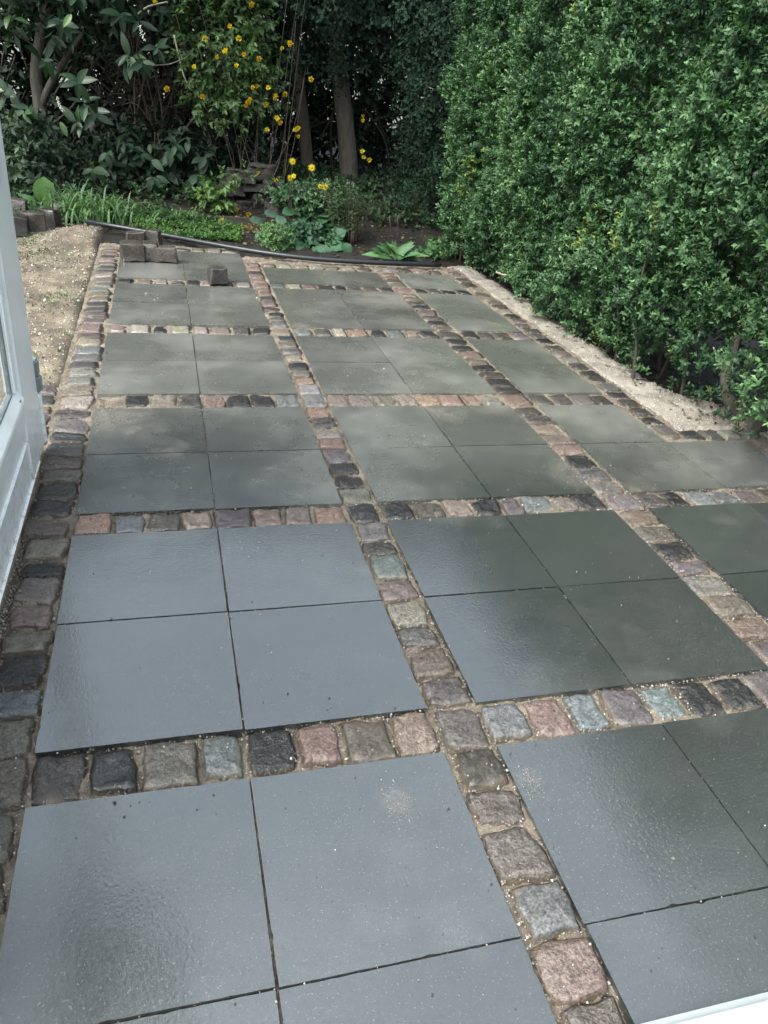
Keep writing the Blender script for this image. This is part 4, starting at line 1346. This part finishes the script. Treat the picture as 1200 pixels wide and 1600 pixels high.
# unseen tree added beyond the door; its high crown darkens the near slabs' reflection
ov = tag(empty('added_tree', (-3.6, 6.4, 0)), 'unseen tree added beyond the door to mirror darkly in the near wet slab', 'tree')
oinv = Matrix.Translation(-Vector(ov.location))
stem([(-3.6, 6.4, -.1), (-3.5, 6.4, 2), (-3.4, 6.3, 5), (-3.3, 6.2, 8.5)], [.2, .17, .13, .05], M['bark'], ov, oinv, 'trunk', .05)
stem([(-3.4, 6.3, 5), (-2.4, 5.8, 6.6), (-1.0, 5.2, 7.6)], [.09, .06, .02], M['bark'], ov, oinv, 'limb', .05)
mass('crown', ov, (-.95, 5.1, 8.0), (1.15, .95, 1.5), 1100, 6, .12, .2, (.02, .045, .02), (.045, .085, .03), 88, wr=.55, shell=.45)
mass('upper_crown', ov, (-3.3, 6.3, 8.2), (1.5, 1.3, 1.9), 1100, 6, .13, .2, (.02, .045, .02), (.045, .085, .03), 89, wr=.55, shell=.45)

# ================================================================== BED PLANTS
def blades(name, label, centre, rx, ry, n, L, seed, c0=(.06, .13, .05), c1=(.13, .24, .09), wid=.012, cat='plant'):
    r = np.random.default_rng(seed)
    Vs, Fs, Cs = [], [], []
    o_ = 0
    for i in range(n):
        a = np.array(centre) + np.array([r.normal() * rx, r.normal() * ry, -.01])
        th = r.random() * 6.28
        out = np.array([math.cos(th), math.sin(th) * .7, 0])
        l = L * r.uniform(.55, 1.15); bend = r.uniform(.35, 1.25)
        side = unit(np.cross(out, [0, 0, 1.0]))
        w = wid * r.uniform(.7, 1.2)
        cc = np.array(c0) + (np.array(c1) - np.array(c0)) * r.random()
        ns = 6
        for s in range(ns + 1):
            t = s / ns
            p = a + out * l * (.25 * t + bend * .55 * t * t) + np.array([0, 0, l * (t * (1.0) - bend * .62 * t * t * t)])
            ww = w * (1 - t) ** .6 + .0008
            Vs += [p - side * ww, p + np.array([0, 0, -ww * .4]), p + side * ww]
            Cs += [cc, cc * .85, cc]
        for s in range(ns):
            for j in range(2):
                b_ = o_ + s * 3 + j
                Fs.append((b_, b_ + 1, b_ + 4, b_ + 3))
        o_ += (ns + 1) * 3
    me = raw_mesh(name, np.array(Vs), np.array(Fs), True, np.array(Cs))
    return tag(link(name, me, None, M['leaf']), label, cat)


g0 = at(150, 338, 8.05)
blades('strappy_tuft', 'wide tuft of strappy arching green leaves above the black pipe', (g0[0], g0[1], .02), .24, .14, 260, .36, 81)
g1 = at(128, 335, 8.1)
blades('strappy_tuft', 'greyer taller strappy leaves next to the broad light green leaf', (g1[0] - .02, g1[1] + .1, .02), .12, .08, 70, .42, 82, (.06, .11, .065), (.12, .18, .12), .010)
g2 = at(288, 342, 8.0)
blades('grass_tuft', 'small upright grass tuft left of the low yellow flowers', (g2[0], g2[1], .02), .07, .05, 60, .26, 83, (.06, .12, .04), (.12, .22, .08), .008)

# bright ground cover between pipe and grass
n = 2600
u_ = RNG.random(n)
px_ = 205 + 170 * u_
lo = 0.5
gcp = np.array([gp(px_[i], 340 + 22 * u_[i] + RNG.uniform(-6, 26) * (1 - .35 * u_[i]), 0) for i in range(n)])
pl_y = np.interp(gcp[:, 0], [h[0] for h in hp], [h[1] for h in hp])
gcp = gcp[(gcp[:, 1] > pl_y + .03) & (gcp[:, 1] < 8.25)]
gcp = gcp[vnoise(gcp[:, :2], 2.2, 77, 3) + .25 * RNG.normal(size=len(gcp)) > -.25]
gcp[:, 2] = ground_z(gcp[:, 0], gcp[:, 1]) + RNG.random(len(gcp)) * .04
P, Dr, N, S, K = shoots(gcp, np.column_stack([RNG.normal(size=len(gcp)) * .4, RNG.normal(size=len(gcp)) * .4 - .2, np.ones(len(gcp))]), 5, .04, .036)
tag(cloud('ground_cover', P, Dr, N, S * RNG.uniform(.5, 1.2, len(P)), RNG.uniform(.35, .7, len(P)), leaf_cols(len(P), (.03, .078, .018), (.085, .175, .035), jitter=.5), M['leaf']), 'bright green ground cover hugging the black pipe', 'ground cover', None, 'stuff')
# litter of yellowed and brown leaves over the bed
n = 2600
xl = RNG.uniform(-1.6, 3.6, n); yl_ = 6.9 + 2.6 * RNG.random(n)
pl_y = np.interp(xl, [h[0] for h in hp], [h[1] for h in hp])
k = yl_ > pl_y + .04
xl, yl_ = xl[k], yl_[k]
lt = np.column_stack([xl, yl_, ground_z(xl, yl_) + .008])
dr = RNG.normal(size=lt.shape); dr[:, 2] *= .25
lcol = np.array([(.09, .06, .035), (.05, .035, .025), (.15, .11, .06), (.11, .11, .04)])[RNG.integers(0, 4, len(lt))]
tag(cloud('leaf_litter', lt, dr, np.tile([[0, 0, 1.0]], (len(lt), 1)) + .4 * RNG.normal(size=lt.shape), RNG.uniform(.025, .06, len(lt)), .6, lcol, M['leaf']), 'brown fallen leaves littering the dark bed', 'leaf litter', None, 'stuff')
n = 900
c = gp(372, 358)
q = np.column_stack([c[0] + RNG.normal(size=n) * .16, c[1] + .1 + RNG.normal(size=n) * .16])
q = q[q[:, 1] > np.interp(q[:, 0], [h[0] for h in hp], [h[1] for h in hp]) + .05]
q = np.column_stack([q, ground_z(q[:, 0], q[:, 1]) + .012])
dr = RNG.normal(size=q.shape); dr[:, 2] *= .2
tag(cloud('fallen_petals', q, dr, np.tile([[0, 0, 1.0]], (len(q), 1)) + .3 * RNG.normal(size=q.shape), RNG.uniform(.012, .028, len(q)), .7, leaf_cols(len(q), (.20, .14, .03), (.34, .25, .08)), M['petal']), 'yellowish fallen petals on the soil below the low yellow flowers', 'petals', None, 'stuff')
# twigs and litter under the hedge
n = 1300
n = 1900; xl = 3.08 + .75 * RNG.random(n) ** .6; yl_ = RNG.uniform(2.9, 7.2, n)
lt = np.column_stack([xl, yl_, np.maximum(ground_z(xl, yl_), pale_z(xl, yl_)) + .008]); dr = RNG.normal(size=lt.shape); dr[:, 2] *= .2
tag(cloud('hedge_litter', lt, dr, np.tile([[0, 0, 1.0]], (n, 1)) + .4 * RNG.normal(size=lt.shape), RNG.uniform(.012, .04, n), .5, leaf_cols(n, (.03, .022, .018), (.10, .075, .05)), M['leaf']), 'dark leaf litter on the soil under the privet hedge', 'leaf litter', None, 'stuff')

# dark creeping cover over the back of the bed
n = 5200
xl = RNG.uniform(-2.0, 4.0, n); yl_ = 7.9 + 2.6 * RNG.random(n)
k = (vnoise(np.stack([xl, yl_], -1), 0.9, 66, 3) + .2 * RNG.normal(size=n) > -.22) & ~((xl > 1.0) & (xl < 1.9) & (yl_ < 8.75)) & ~((xl > 2.3) & (yl_ < 8.3))
xl, yl_ = xl[k], yl_[k]
q = np.column_stack([xl, yl_, ground_z(xl, yl_) + .10 * RNG.random(len(xl)) * np.clip((yl_ - 7.8) / .6, .3, 1.6)])
P, Dr, N, S, K = shoots(q, np.column_stack([RNG.normal(size=len(q)) * .5, RNG.normal(size=len(q)) * .4 - .4, np.ones(len(q))]), 4, .06, .062)
tag(cloud('bed_ivy', P, Dr, N, S * RNG.uniform(.6, 1.3, len(P)), RNG.uniform(.5, .75, len(P)), leaf_cols(len(P), (.014, .034, .016), (.040, .080, .030), jitter=.5), M['shade']), 'dark creeping green cover spreading under the shrubs at the back', 'ground cover', None, 'stuff')
# ---- bergenia clump
bc = gp(470, 372)
berg = tag(empty('bergenia_plant', (bc[0], bc[1], 0)), 'clump of rounded leathery bergenia leaves in front of the yellow daisies', 'plant')
r = np.random.default_rng(91)
leafspots = [(412, 352, .15, 2), (425, 335, .17, 2), (408, 368, .12, 2), (440, 345, .14, 2), (432, 322, .16, 2), (452, 330, .14, 0), (400, 345, .13, 2)]
for i in range(46):
    leafspots.append((r.uniform(448, 545), r.uniform(328, 392), r.uniform(.13, .19), r.integers(0, 2)))
for px, py, L, c in leafspots:
    yd = 7.3 + (392 - py) / 60 * .55 + r.normal() * .04
    p = at(px, py, yd)
    out = np.array([(px - 480) / 60 + r.normal() * .4, -.6 + r.normal() * .3, .15 + r.normal() * .3])
    place_leaf(BERG[c], berg, p - unit(out) * L * .5, out, (r.normal() * .25, -.55, .85), L, M['leaf'])
mass('under_leaves', berg, at(480, 375, 7.55) , (.28, .2, .13), 160, 5, .07, .08, (.02, .055, .03), (.035, .085, .045), 92, wr=.8)
# ---- feathery cushion
cc_ = gp(432, 385)
cu = tag(empty('cushion_plant', (cc_[0], cc_[1], 0)), 'low cushion of small light green leaves at the pipe, left of the bergenia', 'plant')
mass('foliage', cu, (cc_[0], cc_[1] + .08, .06), (.17, .14, .13), 420, 6, .028, .045, (.05, .105, .04), (.10, .18, .07), 93, wr=.6)
# ---- upright leafy stems
up = tag(empty('upright_perennial', tuple(at(545, 380, 7.7) * (1, 1, 0))), 'upright leafy perennial stems in front of the thicker trunk', 'plant')
inv_ = Matrix.Translation(-Vector(up.location))
r = np.random.default_rng(95)
for i in range(26):
    px = r.uniform(500, 585); top_y = 288 + abs(px - 545) * .25 + r.uniform(-8, 22)
    yy_ = 7.7 + r.normal() * .08
    b_ = at(px * .5 + 272, 378, yy_); b_[2] = 0; t_ = at(px, top_y, yy_)
    stem([b_, b_ * .5 + t_ * .5 + (0, .02, 0), t_], [.004, .0035, .0025], M['twig'], up, inv_, 'stem')
    n = 16
    tt = np.linspace(.25, 1, n)
    P = b_[None] * (1 - tt[:, None]) + t_[None] * tt[:, None]
    th = np.arange(n) * 2.4
    Dr = np.column_stack([np.cos(th), np.sin(th), np.full(n, .35)])
    o = cloud('leaves', P, Dr, np.tile([[0, 0, 1.0]], (n, 1)), .055 * (1.1 - .5 * tt), .42, leaf_cols(n, (.05, .085, .045), (.095, .145, .075), r), M['leaf'])
    o.parent = up; o.matrix_parent_inverse = inv_
mass('foliage', up, at(525, 318, 7.8), (.24, .1, .17), 170, 8, .045, .1, (.04, .075, .04), (.08, .13, .065), 96, wr=.42, face=(0, -.1, .8))
# ---- yellow daisies
da = tag(empty('daisy_plant', tuple(gp(465, 372) * (1, 1, 0) + (0, .35, 0))), 'leopards bane with bright yellow daisies on tall stems', 'plant')
inv_ = Matrix.Translation(-Vector(da.location))
def daisy_mesh():
    n = 15
    T, TF = tri_leaf('ovate')
    Vs, Fs, Cs, o_ = [], [], [], 0
    for i in range(n):
        th = 6.283 * i / n
        d = np.array([math.cos(th), math.sin(th), .08 * (i % 2)]); s = np.array([-d[1], d[0], 0])
        V = T[:, 1:2] * d * (.85 + .15 * ((i * 7) % 5) / 4) + .24 * T[:, 0:1] * s + np.array([0, 0, 1.0]) * T[:, 2:3] * .3
        Vs.append(V); Fs.append(TF + o_); o_ += len(V); Cs.append(np.tile([[.62, .47, .008]], (len(V), 1)))
    me = raw_mesh('flower', np.concatenate(Vs), np.concatenate(Fs), True, np.concatenate(Cs)); me.materials.append(M['petal'])
    bm = bmesh.new(); bmesh.ops.create_uvsphere(bm, u_segments=10, v_segments=5, radius=.3)
    for v in bm.verts: v.co.z = v.co.z * .45 + .08
    c = bpy.data.meshes.new('flower_centre'); bm.to_mesh(c); bm.free()
    a = c.color_attributes.new('tint', 'FLOAT_COLOR', 'POINT')
    a.data.foreach_set('color', np.tile([.40, .22, .01, 1], len(c.vertices)).astype(np.float32)); c.materials.append(M['petal'])
    return me, c
DM, DC = daisy_mesh()
for px, py, rr in ((457, 252, .042), (487, 262, .044), (453, 278, .036), (508, 292, .042), (500, 291, .03), (459, 275, .03)):
    p = at(px, py, 7.75)
    f = place_leaf(DM, da, p, (random.gauss(0, .2), .35, .94), (random.gauss(0, .25), -.94, .45), rr, None, 'flower')
    o = bpy.data.objects.new('flower_centre', DC); COL.objects.link(o); o.parent = f
    b_ = np.array([da.location.x + (px - 480) / 400, 7.85, .02])
    stem([b_, b_ * .5 + p * .5 + (0, .03, .02), p + (0, .01, -.004)], [.005, .0042, .0035], M['twig'], da, inv_, 'stem')
mass('foliage', da, at(475, 312, 7.95), (.30, .14, .16), 230, 6, .06, .08, (.03, .07, .035), (.06, .12, .055), 97, wr=.6)

# ---- tulip leaf clump
tc_ = gp(620, 405)
tu = tag(empty('tulip_clump', (tc_[0], tc_[1], 0)), 'clump of broad pale green tulip leaves at the right end of the pipe', 'plant')
r = np.random.default_rng(98)
for i in range(34):
    px = r.uniform(586, 648); p = gp(px * .6 + 248, 405); p = np.array([p[0], p[1] + r.uniform(0, .18), -.01])
    dx = (px - 617) / 28
    place_leaf(TULIP[r.integers(3)], tu, p, (dx * .9 + r.normal() * .35, -.35 + r.normal() * .4, .8), (-dx * .8 + r.normal() * .3, -.5, .8), r.uniform(.13, .22), M['leaf'])
sp = gp(690, 402)
sv = tag(empty('seedling_plant', (sp[0], sp[1], 0)), 'small dark green seedlings at the corner by the hedge foot', 'plant')
mass('foliage', sv, (sp[0], sp[1] + .12, .05), (.2, .15, .08), 70, 5, .06, .05, (.03, .08, .03), (.06, .14, .05), 99, wr=.65)
ds = gp(617, 372)
dd_ = tag(empty('dried_stalks', (ds[0], ds[1], 0)), 'two dried brown seed stalks standing behind the tulip leaves', 'plant')
inv_ = Matrix.Translation(-Vector(dd_.location))
for px in (610, 622):
    a = gp(px, 372); b_ = at(px, 338, a[1])
    stem([a, (a + b_) / 2, b_ - (0, 0, .04), b_], [.006, .006, .012, .007], M['twig'], dd_, inv_, 'stalk')
